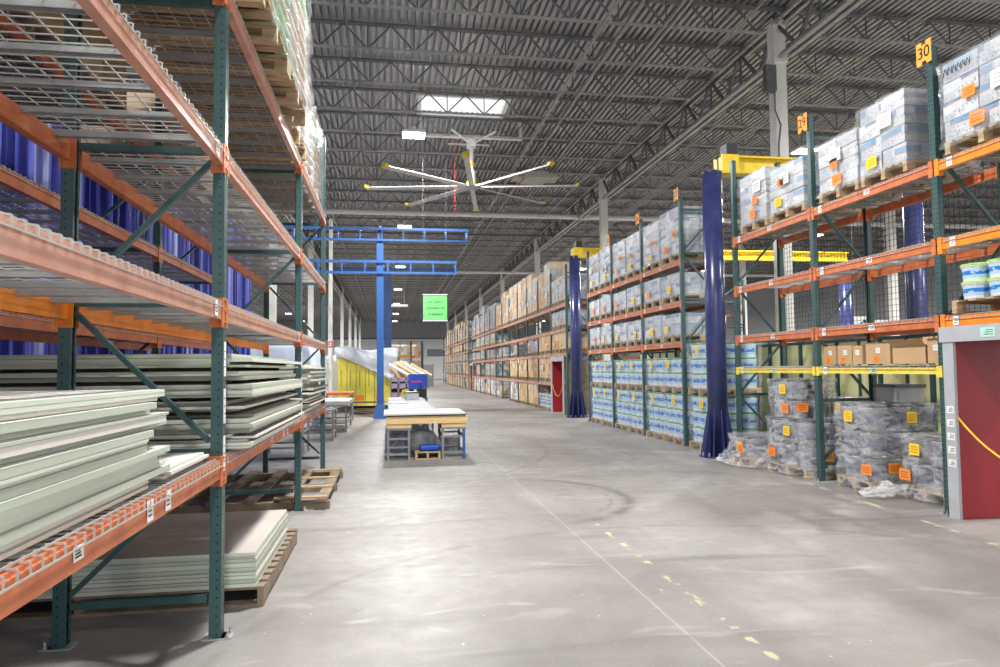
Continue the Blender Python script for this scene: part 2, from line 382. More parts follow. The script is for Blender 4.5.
for a in ((SX0-.1, SX0, SY0-.1, SY1+.1), (SX1, SX1+.1, SY0-.1, SY1+.1), (SX0, SX1, SY0-.1, SY0), (SX0, SX1, SY1, SY1+.1)):
    mb.box(a[0], a[1], a[2], a[3], ZD-.06, ZD+.05, 0)
mb.box(SX0, SX1, SY0, SY1, ZD+.03, ZD+.04, 1)
struct(mb.build('window_1', [CREAM, glz]))
# ------------------------------------------------------------------ roof steel
BAYS = [(-16.3, -4.1), (-4.1, 8.1), (8.1, 20.3), (20.3, 32.5)]
COLY = [2.2+12.2*k for k in range(7)]
def joist_proto():
    t = thing('roof_joist', 'x', 'roof joist')
    L0, L1 = .12, 12.08
    mb = MB()
    for dy in (-.035, .035): mb.box(L0-.1, L1+.1, dy-.012-.02, dy+.012+.02 if dy > 0 else dy+.02, .52, .56)
    mb.build('top_chord', DARKSTEEL, t)
    mb = MB().box(L0+.5, L1-.5, -.034, -.010, 0, .038).box(L0+.5, L1-.5, .010, .034, 0, .038)
    mb.build('bottom_chord', LIGHTSTEEL, t)
    mb = MB(); n = 12; st = (L1-L0-1.2)/(n-1)
    mb.bar((L0, 0, .53), (L0+.6, 0, .03), .03, .03)
    mb.bar((L1, 0, .53), (L1-.6, 0, .03), .03, .03)
    for i in range(n-1):
        x = L0+.6+i*st
        mb.bar((x, 0, .02), (x+st/2, 0, .53), .028, .028).bar((x+st/2, 0, .53), (x+st, 0, .02), .028, .028)
        if i: mb.bar((x, 0, .02), (x, 0, .53), .022, .022)
    mb.build('web', DARKSTEEL, t)
    return t
jp = joist_proto(); first = True
ny = 60
BN = ['left side bay', 'bay over the aisle', 'bay right of the aisle', 'far right bay']
for b, (x0, x1) in enumerate(BAYS):
    k = 0
    for i in range(ny):
        y = 5.88+1.743*i
        if y > YE-1: break
        if b == 3 and y > 70 or b == 0 and y > 80: break
        if b == 3 and y < 24 or b == 0 and y < 14: continue
        k += 1
        j = jp if first else copy_tree(jp); first = False
        j.location = (x0, y, 8.2)
        j['label'] = f'dark steel bar joist in the {BN[b]}, {ordw(k)} from the camera'
        j['group'] = 'roof joists'
def girder_proto():
    t = thing('roof_girder', 'x', 'roof girder')
    mb = MB()
    for dx in (-.10, .10): mb.box(dx-.035, dx+.035, .05, 12.15, .80, .86)
    mb.build('top_chord', LIGHTSTEEL, t)
    mb = MB()
    for dx in (-.10, .10): mb.box(dx-.05, dx+.05, .3, 11.9, 0, .03).box(dx-.008, dx+.008, .3, 11.9, .03, .10)
    mb.build('bottom_chord', LIGHTSTEEL, t)
    mb = MB()
    for i in range(8):
        y = i*1.525
        mb.bar((0, y+.1, .8), (0, y+.76, .05), .07, .05).bar((0, y+.76, .05), (0, y+1.45, .8), .07, .05)
        if i: mb.bar((0, y, .9), (0, y, .05), .04, .04)
    mb.build('web', DARKSTEEL, t); return t
gp = girder_proto(); first = True
for gx, gn in ((-4.1, 'left of the aisle'), (8.1, 'over the right racks'), (20.3, 'in the far right aisle')):
    for k in range(9):
        y = -11.0+12.2*k
        if y < -11: continue
        g = gp if first else copy_tree(gp); first = False
        g.location = (gx, y, 7.86); g['label'] = f'latticed steel roof girder {gn}, {ordw(k+1)} span from the camera'; g['group'] = 'roof girders'
def column_proto():
    t = thing('steel_column', 'x', 'column')
    MB().box(-.13, .13, -.13, -.105, 0.025, 8.70).box(-.13, .13, .105, .13, 0.025, 8.70).box(-.13,-.105,-.105,.105,0.025,8.70).box(.105,.13,-.105,.105,0.025,8.70).build('shaft', CREAM, t)
    mb = MB().box(-.2, .2, -.18, .18, 8.70, 8.74).box(-.16, .16, -.16, .16, 7.84, 7.98)
    mb.build('cap', CREAM, t)
    MB().box(-.22, .22, -.22, .22, 0, .025).build('base_plate', CREAM, t); return t
cp = column_proto(); first = True
for gx, gn in ((-4.1, 'left of the aisle'), (8.1, 'behind the right racks'), (20.3, 'far beyond the right racks')):
    for k in range(8 if gx < 20 else 5):
        y = 13.4+12.2*k
        if gx < 0 and k == 0: pass
        c = cp if first else copy_tree(cp); first = False
        c.location = (gx, y, 0); c['label'] = f'white steel roof column {gn}, {ordw(k+1)} from the camera'; c['group'] = 'roof columns'
_c = min([o for o in col.objects if o.name.startswith('steel_column') and abs(o.location.x-8.1) < .01], key=lambda o: o.location.y)
MB().box(-.36, -.135, -.2, -.05, 7.2, 7.75).tube([(-.15,-.14,7.2),(-.17,-.16,6.8),(-.04,-.15,6.5),(-.1,-.15,6.1),(-.08,-.15,2)], .014, 6).build('conduit', DARKSTEEL, _c)
# pipes and conduits under the roof
def pipe(p, q, r, m, label, name='sprinkler_pipe', cat='pipe'):
    return tag(MB().tube([p, q], r, 8).build(name, m, smooth=True), label, cat)
pipe((-16, 28.9, 7.95), (32, 28.9, 7.95), .11, CREAM, 'fat white pipe crossing the whole roof behind the ceiling fan')
pipe((-16, 33.4, 7.98), (32, 33.4, 7.98), .05, DARKSTEEL, 'dark thin pipe crossing the roof behind the fat white pipe')
pipe((-16, 46, 7.9), (32, 46, 7.9), .10, CREAM, 'pale cross pipe under the roof, farther back than the fan')
for i, (x, r, z, m) in enumerate(((4.1, .035, 8.13, LIGHTSTEEL), (4.55, .03, 8.12, LIGHTSTEEL), (5.3, .03, 8.12, LIGHTSTEEL), (5.42, .03, 8.12, LIGHTSTEEL), (6.75, .02, 8.12, LIGHTSTEEL), (8.9, .03, 8.12, LIGHTSTEEL), (9.9, .02, 8.12, WIRE), (10.04, .02, 8.12, WIRE), (10.18, .02, 8.12, WIRE), (12.9, .03, 8.12, LIGHTSTEEL), (-2.4, .03, 8.13, LIGHTSTEEL), (-.8, .02, 8.12, DARKSTEEL), (16.4, .035, 8.12, LIGHTSTEEL))):
    pipe((x, 3, z), (x, 104, z), r, m, 'x', 'ceiling_pipe')
for i, o in enumerate(sorted([o for o in col.objects if o.name.startswith('ceiling_pipe')], key=lambda o: o.data.vertices[0].co.x)):
    o['label'] = f'slim ceiling pipe running along the hall, {ordw(i+1)} counted from the left'; o['group'] = 'ceiling pipes'
tag(MB().box(-.4, .4, -.5, .5, 0, .2).box(-.75, .75, -.35, .35, .05, .15).tube([(-.3,0,.2),(-.3,0,.6)], .015).tube([(.3,0,.2),(.3,0,.6)], .015).build('ceiling_heater', mat('beige_enamel', (.42,.39,.33), .5), None, (4.8, 22.7, 7.75)), 'beige flat heater unit hung under the roof right of the fan', 'heater')
tag(MB().box(-.75, .75, -.4, .4, 0, .12).tube([(-.5,0,.1),(-.5,0,2.4)], .012).tube([(.5,0,.1),(.5,0,2.4)], .012).build('ceiling_heater', CREAM, None, (.5, 49, 5.85)), 'long white heater panel hung far down the hall beside the green banner', 'heater')
# ------------------------------------------------------------------ high bay lights
def highbay():
    t = thing('high_bay_light', 'x', 'ceiling light')
    mb = MB()
    for dx in (-.155, .155):
        for dy in (-.13, .13): mb.box(dx-.145, dx+.145, dy-.12, dy+.12, .02, .10)
    mb.box(-.05, .05, -.2, .2, .1, .2); mb.build('housing', WHITEP, t)
    mb = MB()
    for dx in (-.155, .155):
        for dy in (-.13, .13): mb.box(dx-.135, dx+.135, dy-.11, dy+.11, 0, .02)
    mb.build('lens', LENS, t)
    MB().tube([(-.2,0,.1),(-.2,0,.97)], .008, 6).tube([(.2,0,.1),(.2,0,.97)], .008, 6).build('hanger', WIRE, t)
    return t
hb = highbay(); first = True
for i, (x, y) in enumerate(LAMPS):
    if y < 0: continue
    h = hb if first else copy_tree(hb); first = False
    h.location = (x, y, 7.83); h.rotation_euler.z = 0
    h['label'] = f'lit square high bay light, row {["left of","over","right of","far right of"][int((x>-5)+(x>5)+(x>15))]} the aisle, {ordw(i%9)} along'
    h['group'] = 'high bay lights'
# ------------------------------------------------------------------ ceiling fan
BLADE = mat('satin_blade_metal', (.58, .57, .53), .6, 0., var=.05)
fx, fy, fz = 2.37, 20.0, 6.78
t = thing('ceiling_fan', 'huge eight-bladed silver ceiling fan with yellow motor below the skylight', 'fan', (fx, fy, fz))
MB().tube([(0,0,.25),(0,0,1.45)], .06, 12).build('downrod', CREAM, t, smooth=True)
MB().lathe([(.10,-.04),(.24,-.02),(.24,.03),(.16,.06)], n=24).build('hub', GALV, t)
MB().lathe([(.14,.04),(.15,.06),(.15,.14),(.10,.18)], n=20).lathe([(.07,.62),(.1,.64),(.1,.70),(.07,.72)], n=16).build('motor', YELLOW, t)
MB().lathe([(.13,.16),(.12,.2),(.12,.42),(.08,.5)], n=20).build('gearbox', WHITEP, t)
mb = MB()
for a in (0, 90, 180, 270):
    c, s_ = math.cos(math.radians(a+45)), math.sin(math.radians(a+45))
    mb.bar((0,0,1.25), (c*.9, s_*.9, 1.45), .04, .04)
mb.box(-1.5, 1.5, -.04, .04, 1.42, 1.50).box(-1.5, -1.42, -.04, .04, 1.5, 2.0).box(1.42, 1.5, -.04, .04, 1.5, 2.0).box(-.13, .13, -.13, .13, 1.15, 1.45); mb.build('mounting_bracket', CREAM, t)
for k in range(8):
    a = math.radians(35.6+45*k); c, s_ = math.cos(a), math.sin(a)
    mb = MB(); r0, r1, hw = .2, 3.0, .075
    n = (-s_, c)
    mb.quadbox([(c*r0-n[0]*hw, s_*r0-n[1]*hw, -.045),(c*r1-n[0]*hw, s_*r1-n[1]*hw, -.045),(c*r1+n[0]*hw, s_*r1+n[1]*hw, .01),(c*r0+n[0]*hw, s_*r0+n[1]*hw, .01),
                (c*r0-n[0]*hw, s_*r0-n[1]*hw, 0),(c*r1-n[0]*hw, s_*r1-n[1]*hw, 0),(c*r1+n[0]*hw*.5, s_*r1+n[1]*hw*.5, .03),(c*r0+n[0]*hw*.5, s_*r0+n[1]*hw*.5, .03)])
    b = mb.build('blade', BLADE, t)
    mb = MB(); rr = 3.0
    mb.quadbox([(c*rr-n[0]*.085, s_*rr-n[1]*.1, -.04),(c*3.1-n[0]*.085, s_*3.1-n[1]*.1, -.02),(c*3.1+n[0]*.085, s_*3.1+n[1]*.1, .0),(c*rr+n[0]*.085, s_*rr+n[1]*.1, -.02),
                (c*rr-n[0]*.085, s_*rr-n[1]*.1, .03),(c*3.1-n[0]*.085, s_*3.1-n[1]*.1, .06),(c*3.1+n[0]*.085, s_*3.1+n[1]*.1, .08),(c*rr+n[0]*.085, s_*rr+n[1]*.1, .05)])
    mb.build('winglet', YELLOW, b)
for i, (x_, z0, z1) in enumerate(((1.88, 6.03, 8.2), (3.2, 6.77, 8.2))):
    tag(MB().tube([(x_, 20.02, z0), (x_, 20.02, z1)], .004, 5).build('guy_cable', LABR), f'thin red cable hanging {"left" if i == 0 else "right"} of the ceiling fan hub', 'cable')
# ------------------------------------------------------------------ racks
_cache = {}
def post_mesh(h, sgn):
    k = ('p', round(h, 2), sgn)
    if k not in _cache:
        mb = MB(); w_ = .039; t_ = .005
        xs = sgn*w_; xi = sgn*(w_-t_)
        mb.box(min(xs, xi), max(xs, xi), -w_, w_, 0, h)
        for s in (-1, 1):
            y0, y1 = sorted((s*w_, s*(w_-t_)))
            x0, x1 = sorted((sgn*(w_-t_), -sgn*.026)); mb.box(x0, x1, y0, y1, 0, h)
            y0, y1 = sorted((s*w_, s*.015)); x0, x1 = sorted((-sgn*.026, -sgn*.021)); mb.box(x0, x1, y0, y1, 0, h)
        _cache[k] = mb.mesh('post', GREENS[sgn])
    return _cache[k]
def foot_mesh(sgn):
    k = ('f', sgn)
    if k not in _cache:
        mb = MB().box(-.06-(.0), .06, -.055, .055, 0, .008)
        mb.box(min(0, sgn*.10), max(0, sgn*.10), -.05, .05, 0, .008)
        for s in (-1, 1): mb.tube([(sgn*.075, s*.035, 0), (sgn*.075, s*.035, .045)], .007, 6); mb.tube([(sgn*.075, s*.035, .008), (sgn*.075, s*.035, .02)], .013, 6)
        _cache[k] = mb.mesh('foot_plate', GALV)
    return _cache[k]
def brace_mesh(kind, D, h):
    k = ('b', kind, round(D, 3), round(h, 2))
    if k not in _cache:
        mb = MB()
        if kind == 'h': mb.box(0, D, -.018, .018, -.02, .02)
        else: mb.bar((0, 0, 0), (D, 0, h), .036, .028)
        _cache[k] = mb.mesh('brace', GREEN_P)
    return _cache[k]
def beam_mesh(L, m, sgn):
    k = ('beam', round(L, 3), m.name, sgn)
    if k not in _cache:
        mb = MB(); pr = [(.022, -.055), (.022, .032), (.014, .034), (.014, .046), (-.022, .046), (-.022, -.055)]
        pr = [(sgn*a, z) for a, z in pr]; n = len(pr)
        for yy in (0, L): mb.v += [(a, yy, z) for a, z in pr]
        for i in range(n): j = (i+1) % n; mb.f.append((i, j, n+j, n+i)); mb.m.append(0)
        mb.f.append(tuple(range(n))[::-1]); mb.m.append(0); mb.f.append(tuple(range(n, 2*n))); mb.m.append(0)
        _cache[k] = mb.mesh('beam', m)
    return _cache[k]
def conn_mesh(sgn, m):
    k = ('c', sgn, m.name)
    if k not in _cache:
        mb = MB()
        x0, x1 = sorted((sgn*.021, sgn*.029)); mb.box(x0, x1, -.05, .025, -.10, .07)
        x0, x1 = sorted((sgn*.028, -sgn*.05)); mb.box(x0, x1, -.008, .0, -.10, .07)
        for zz in (-.07, 0, .06):
            mb.tube([(sgn*.029, -.02, zz), (sgn*.034, -.02, zz)], .009, 8)
        _cache[k] = mb.mesh('beam_connector', m)
    return _cache[k]
def deck_mesh(L, D, fine=True):
    """wire deck: mesh with waterfall edges and cross channels; x from 0 (front) to D"""
    k = ('d', round(L, 3), round(D, 3), fine)
    if k not in _cache:
        mb = MB(); t_ = .0055
        n = int(L/(.066 if fine else .14))
        for i in range(1, n):
            y = L*i/n; mb.bar((-.028, y, 0), (D+.028, y, 0), t_, t_)
            mb.bar((-.03, y, 0), (-.03, y, -.036), t_, t_).bar((D+.03, y, 0), (D+.03, y, -.036), t_, t_)
        nx = int(D/.1) if fine else 5
        for i in range(nx+1):
            x = D*i/nx; mb.bar((x, .02, t_), (x, L-.02, t_), t_, t_)
        for x in (-.034, D+.034): mb.bar((x, .02, -.034), (x, L-.02, -.034), t_, t_)
        m_ = int(L/.35) if fine else int(L/.6)
        for i in range(m_):
            y = (i+.5)*L/m_; mb.box(.02, D-.02, y-.02, y+.02, -.012, -.004, 1)
            mb.box(.02, D-.02, y-.022, y-.018, -.03, -.004, 1).box(.02, D-.02, y+.018, y+.022, -.03, -.004, 1)
        _cache[k] = mb.mesh('wire_deck', [WIRE, GALV])
    return _cache[k]
def backmesh(L, h):
    k = ('bm', round(L, 2), round(h, 2))
    if k not in _cache:
        mb = MB(); n = int(L/.075)
        for i in range(n+1): mb.bar((0, L*i/n, 0), (0, L*i/n, h), .0045, .0045)
        n = int(h/.075)
        for i in range(n+1): mb.bar((.004, 0, h*i/n), (.004, L, h*i/n), .0045, .0045)
        _cache[k] = mb.mesh('back_mesh', DARKWIRE)
    return _cache[k]
def label_mesh(wy, hz, sgn, m):
    k = ('l', wy, hz, sgn, m.name)
    if k not in _cache:
        mb = MB().box(min(0, sgn*.002), max(0, sgn*.002), -wy/2, wy/2, -hz/2, hz/2)
        for i in range(3): 
            x0, x1 = sorted((sgn*.0022, sgn*.0027)); mb.box(x0, x1, -wy*.38, wy*(.1+.08*i), hz*(.22-.22*i)-.003, hz*(.22-.22*i)+.003, 1)
        _cache[k] = mb.mesh('location_label', [m, INK])
    return _cache[k]
def rack(label, xf, xb, ys, H, levels, bm=ORANGE, back=None, deckf=True, name='pallet_rack', mesh=None, labels=True, flip=None):
    """xf = aisle-side post centre x, xb = rear post centre x, ys = post centre y list, levels = per bay list of beam heights"""
    sg = 1 if xf > xb else -1          # aisle direction
    t = thing(name, label, 'pallet rack', (xf, ys[0], 0)); y0 = ys[0]
    if back is None: back = bm
    D = abs(xf-xb)-.08
    for i, y in enumerate(ys):
        hh = H[i] if isinstance(H, (list, tuple)) else H
        inst(post_mesh(hh, sg), 'post', t, (0, y-y0, 0)); inst(post_mesh(hh, -sg), 'post', t, (xb-xf, y-y0, 0))
        inst(foot_mesh(sg), 'foot_plate', t, (0, y-y0, 0)); inst(foot_mesh(-sg), 'foot_plate', t, (xb-xf, y-y0, 0))
        x0 = min(xf, xb)-xf+.04
        fl = flip[i] if flip else 1          # 1: lowest diagonal rises from the aisle side to the rear
        hz = [q for q in (.22, 1.04, 1.89, 2.78, 3.66, 4.5, 5.4) if q < hh-.05]
        for k, z in enumerate(hz):
            inst(brace_mesh('h', D, 0), 'brace', t, (x0, y-y0, z))
            z1 = hz[k+1] if k+1 < len(hz) else hh
            if z1-z < .45: continue
            dh = z1-z-.12; front_low = (k % 2 == 0) == (fl > 0)
            if front_low == (sg < 0): inst(brace_mesh('d', D, dh), 'brace', t, (x0, y-y0, z+.06))
            else:
                o = inst(brace_mesh('d', D, dh), 'brace', t, (x0+D, y-y0, z+.06)); o.rotation_euler.z = math.pi
    for i in range(len(ys)-1):
        ya, yb = ys[i]+.042, ys[i+1]-.042; L = yb-ya
        for z in levels[i]:
            m = bm; mbk = back; dk = deckf
            if isinstance(z, tuple): z, m, mbk, dk = z
            for (xx, sgn, mm) in ((xf, sg, m), (xb, -sg, mbk)):
                b = inst(beam_mesh(L, mm, sgn), 'beam', t, (xx-xf+sgn*.012, ya-y0, z))
                if mm is YELLOWB: b.scale.z = .68
                cm = ORANGE if mm in (PINKISH,) else mm
                inst(conn_mesh(sgn, cm), 'beam_connector', b, (0, 0, 0))
                o = inst(conn_mesh(sgn, cm), 'beam_connector', b, (0, L, 0)); o.scale.y = -1
            if labels == 'near':
                for q in (.97, 1.2, 1.85) if z == .95 else (.16,):
                    inst(label_mesh(.07, .085 if q != 1.85 else .045, sg, LABW), 'location_label', t, (sg*.037, yb-y0-q, z))
            elif labels and i < 6:
                b0 = inst(label_mesh(.07, .09, sg, LABW), 'location_label', t, (sg*.037, yb-y0-.16, z))
                inst(label_mesh(.10, .06, sg, LABG if m is YELLOWB else LABW), 'location_label', t, (sg*.037, ya-y0+L*.48, z))
            if dk: inst(deck_mesh(L, D+.1, dk != 'coarse'), 'wire_deck', t, (min(xf, xb)-xf-.01, ya-y0, z+.051))
        if mesh: 
            for (z0, z1) in mesh: inst(backmesh(L, z1-z0), 'back_mesh', t, (xb-xf-sg*.06, ya-y0, z0))
    return t
LV = [.92, 1.83, 2.77, 3.73]
left = rack('green and orange rack along the left edge loaded with wallboard', -.98, -1.775, [.6, 4.24, 7.80, 10.62], [6.2, 6.2, 3.86, 4.97], [[(.95,ORANGE,ORANGE,True),(1.85,PINKISH,ORANGE2,True),2.745,3.74]]*3, PINKISH, back=ORANGE, flip=[-1,-1,-1,1], labels='near')  # rear second-level beams: brighter colour put in to offset the shade
for z, y, m in ((1.62, 0, LABW), (1.35, 0, LABW), (1.08, 0, LABW)): 
    inst(label_mesh(.045, .2, 1, m), 'location_label', left, (.0395, 4.24-.6, z-.05)); inst(label_mesh(.045, .16, 1, m), 'location_label', left, (.0395, 7.8-.6, z)); inst(label_mesh(.045, .16, 1, m), 'location_label', left, (.0395, 10.62-.6, z))
left2 = rack('rear green and orange rack against the blue curtain', -2.42, -3.3, [.6, 4.24, 7.80, 10.62], [4.6]*4, [[.95,1.85,2.75,3.74]]*3, ORANGE, back=ORANGE, labels=False)
XR, XB = 5.51, 6.28
r1 = rack('near right rack holding cartons on top, marked 30', XR, XB, [3.9, 6.26, 8.37, 10.48], [4.8, 4.75, 4.78, 4.82],
   [[(1.92,ORANGE2,ORANGE2,True),(2.70,ORANGE2,ORANGE,True),(3.50,ORANGE2,ORANGE,True)], [(1.43,YELLOWB,YELLOWB,True),1.92,2.70,3.50], [(1.43,YELLOWB,YELLOWB,True),1.92,2.70,3.50]], ORANGE, mesh=[(1.95, 4.6)], flip=[1, 1, 1, -1])
r2 = rack('middle right rack between the two navy columns, full of cartons and pails', XR, XB, [12.56, 14.68, 16.80, 18.92], [4.76]*4, [[1.92,2.70,3.50]]*3, ORANGE)
ys3 = [21.4+2.13*i for i in range(13)]
r3 = rack('long right rack beyond the far navy column, with brown cartons', XR, XB, ys3, 4.76, [[1.92,2.70,3.50] if i < 1 else [.95,1.92,2.70,3.50] for i in range(12)], PINKISH, deckf='coarse')
ys4 = [ys3[-1]+2.13*i for i in range(1, 13)]
r4 = rack('farthest stretch of the right-hand rack row near the end wall', XR, XB, ys4, 4.76, [[.95,1.92,2.70,3.50]]*11, PINKISH, deckf='coarse', labels=False)
# number plaques
def text_mesh(s, size, m):
    cu = bpy.data.curves.new('t', 'FONT'); cu.body = s; cu.size = size; cu.align_x = 'CENTER'; cu.align_y = 'CENTER'; cu.extrude = .001
    o = bpy.data.objects.new('t', cu); col.objects.link(o)
    dg = bpy.context.evaluated_depsgraph_get(); me = bpy.data.meshes.new_from_object(o.evaluated_get(dg))
    bpy.data.objects.remove(o); me.materials.clear(); me.materials.append(m); return me
def plaque(rk, x, y, z, num, y0, x0):
    mb = MB()
    pts = [(-.10,-.12),(-.03,-.12),(-.03,-.085),(.03,-.085),(.03,-.12),(.10,-.12),(.10,.12),(.03,.12),(.03,.085),(-.03,.085),(-.03,.12),(-.10,.12)]
    n = len(pts)
    for xx in (0, .004): mb.v += [(xx, a, b) for a, b in pts]
    # three convex pieces per side
    for o_, rev in ((0, 0), (n, 1)):
        for q in ((0,1,10,11), (2,3,8,9), (4,5,6,7)):
            f = tuple(o_+i for i in q); mb.f.append(f[::-1] if rev else f); mb.m.append(0)
        for q in ((1,2,9,10),(3,4,7,8)):
            f = tuple(o_+i for i in q); mb.f.append(f[::-1] if rev else f); mb.m.append(0)
    for i in range(n): j = (i+1) % n; mb.f.append((i, j, n+j, n+i)); mb.m.append(0)
    s = mb.build('number_plaque', ORSIGN, rk, (x-x0, y-y0, z))
    tx = inst(text_mesh(num, .17, INK), 'number', s, (-.003, 0, 0)); tx.rotation_euler = (math.pi/2, 0, -math.pi/2)
ORSIGN = mat('orange_plaque', (.98, .38, .05), .5, var=.04)
plaque(r1, 5.44, 6.29, 4.70, '30', 3.9, XR); plaque(r1, 5.44, 8.44, 4.72, '29', 3.9, XR)
plaque(r2, 5.44, 12.62, 4.80, '27', 12.56, XR); plaque(r2, 5.44, 14.74, 4.78, '26', 12.56, XR); plaque(r2, 5.44, 16.86, 4.70, '25', 12.56, XR)

# ------------------------------------------------------------------ pallets
def pallet_meshes(L, W, wood=None, bare=False):
    """L along y, W along x; returns list of (name, mesh, offset)"""
    k = ('pal', L, W, (wood or WOOD).name)
    if k in _cache: return _cache[k]
    wood = wood or WOOD; out = []
    for i in range(3):
        x = -W/2+.02+(W-.04)*i/2
        out.append(('stringer', MB().box(-.019, .019, -L/2, L/2, 0, .09).mesh('stringer', wood), (x, 0, .018)))
    top = MB().box(-W/2, W/2, -.045, .045, 0, .018).mesh('deck_board', wood)
    n = max(5, int(L/.15))
    for i in range(n): out.append(('deck_board', top, (0, -L/2+.045+(L-.09)*i/(n-1), .108)))
    for i in range(3): out.append(('deck_board', top, (0, -L/2+.045+(L-.09)*i/2, 0)))
    _cache[k] = out; return out
def pallet_one(L, W, wood=None, block=False):
    k = ('p1', L, W, (wood or WOOD).name)
    if k in _cache: return _cache[k]
    mb = MB()
    for i in range(3):
        y = -L/2+.03+(L-.06)*i/2
        for j in range(3):
            x = -W/2+.05+(W-.1)*j/2; mb.box(x-.05, x+.05, y-.03, y+.03, .018, .09)
        mb.box(-W/2, W/2, y-.03, y+.03, .09, .105)
    for i in range(3):
        y = -L/2+.03+(L-.06)*i/2; mb.box(-W/2, W/2, y-.035, y+.035, 0, .018)
    n = 7
    for i in range(n):
        y = -L/2+.045+(L-.09)*i/(n-1); mb.box(-W/2, W/2, y-.045, y+.045, .105, .125)
    _cache[k] = mb.mesh('pallet', wood or WOOD); return _cache[k]
def carton_mesh(wx, wy, h, m, tape=True):
    k = ('ct', round(wx, 3), round(wy, 3), round(h, 3), m.name)
    if k not in _cache:
        mb = MB().box(-wx/2, wx/2, -wy/2, wy/2, 0, h)
        if tape: mb.box(-wx/2-.001, wx/2+.001, -.025, .025, h*.75, h+.001, 1)
        _cache[k] = mb.mesh('carton', [m, TAPE])
    return _cache[k]
def film_mesh(wx, wy, z0, z1, m=FILM, seed=1, rough=.008, flare=0.):
    k = ('fm', round(wx, 2), round(wy, 2), round(z0, 2), round(z1, 2), m.name, seed, flare)
    if k in _cache: return _cache[k]
    r = random.Random(seed); mb = MB(); n = 28; lv = max(4, int((z1-z0)/.09)); ph = [r.random()*6.28 for _ in range(8)]
    def outline(t):
        t = t % 1; s = t*4; k = int(s); f = s-k
        c = [(-wx/2,-wy/2),(wx/2,-wy/2),(wx/2,wy/2),(-wx/2,wy/2)]; a = c[k]; b = c[(k+1) % 4]
        return a[0]+(b[0]-a[0])*f, a[1]+(b[1]-a[1])*f
    def fn(u, v):
        x, y = outline(u); d = math.hypot(x, y)
        e = rough*(math.sin(u*37+ph[0]+v*5)+math.sin(u*61+v*19+ph[1])+math.sin(v*31+ph[2]+u*9))+.012
        e += flare*(1-v)**2
        return (x*(1+e/d), y*(1+e/d), z0+(z1-z0)*v)
    mb.grid(fn, n*2, lv)
    # closed top
    b = len(mb.v); z = z1+.004; mb.v += [(-wx/2-.01,-wy/2-.01,z),(wx/2+.01,-wy/2-.01,z),(wx/2+.01,wy/2+.01,z),(-wx/2-.01,wy/2+.01,z)]
    mb.f.append((b,b+1,b+2,b+3)); mb.m.append(0)
    _cache[k] = mb.mesh('stretch_film', m, smooth=True); return _cache[k]
def paper(parent, m, x, y, z, w_, h_, face='x'):
    sgn = -1
    if face == 'x': mb = MB().box(x-.002, x, y-w_/2, y+w_/2, z-h_/2, z+h_/2)
    elif face == '+x': mb = MB().box(x, x+.002, y-w_/2, y+w_/2, z-h_/2, z+h_/2)
    else: mb = MB().box(x-w_/2, x+w_/2, y-.002, y, z-h_/2, z+h_/2)
    mb2 = mb
    for i in range(3):
        zz = z+h_*(.22-.22*i)
        if face == 'x': mb2.box(x-.003, x-.002, y-w_*.35, y+w_*.35, zz-h_*.04, zz+h_*.04, 1)
        elif face == 'y': mb2.box(x-w_*.35, x+w_*.35, y-.003, y-.002, zz-h_*.04, zz+h_*.04, 1)
    return mb2.build('paper_label', [m, mat_dim(m)], parent)
def mat_dim(m):
    k = ('dim', m.name)
    if k not in _cache:
        c = m.node_tree.nodes['Color Ramp'].color_ramp.elements[0].color if 'Color Ramp' in m.node_tree.nodes else (.2,.2,.2)
        _cache[k] = mat(m.name+'_print', tuple(x*.45 for x in c[:3]), .6)
    return _cache[k]
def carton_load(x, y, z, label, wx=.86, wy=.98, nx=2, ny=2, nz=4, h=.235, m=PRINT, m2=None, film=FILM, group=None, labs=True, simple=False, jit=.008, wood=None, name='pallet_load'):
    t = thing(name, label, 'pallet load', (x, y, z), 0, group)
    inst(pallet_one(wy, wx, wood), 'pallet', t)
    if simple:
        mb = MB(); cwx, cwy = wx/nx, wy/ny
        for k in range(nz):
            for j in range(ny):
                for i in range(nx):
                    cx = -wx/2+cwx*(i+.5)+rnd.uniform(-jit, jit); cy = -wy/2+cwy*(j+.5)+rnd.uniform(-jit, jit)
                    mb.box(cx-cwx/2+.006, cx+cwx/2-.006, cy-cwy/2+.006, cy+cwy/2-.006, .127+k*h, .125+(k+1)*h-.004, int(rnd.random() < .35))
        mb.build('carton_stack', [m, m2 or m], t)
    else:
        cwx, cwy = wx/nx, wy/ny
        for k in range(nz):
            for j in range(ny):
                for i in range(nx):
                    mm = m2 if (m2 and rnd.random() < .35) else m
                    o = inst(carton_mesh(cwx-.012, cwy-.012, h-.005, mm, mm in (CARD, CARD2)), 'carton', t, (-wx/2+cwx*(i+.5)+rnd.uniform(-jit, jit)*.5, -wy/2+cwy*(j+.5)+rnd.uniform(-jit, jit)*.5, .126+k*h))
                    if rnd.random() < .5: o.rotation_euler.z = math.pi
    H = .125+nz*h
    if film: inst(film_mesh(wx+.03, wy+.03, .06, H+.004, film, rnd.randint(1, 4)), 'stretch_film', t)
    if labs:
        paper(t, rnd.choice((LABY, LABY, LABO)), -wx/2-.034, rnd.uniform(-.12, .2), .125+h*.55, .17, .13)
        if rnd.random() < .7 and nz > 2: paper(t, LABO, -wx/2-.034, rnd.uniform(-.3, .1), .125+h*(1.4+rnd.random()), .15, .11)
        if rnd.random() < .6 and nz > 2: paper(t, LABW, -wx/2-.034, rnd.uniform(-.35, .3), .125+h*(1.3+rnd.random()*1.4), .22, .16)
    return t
LX = 5.93
G1 = 'carton loads on the top beams of the near right rack'
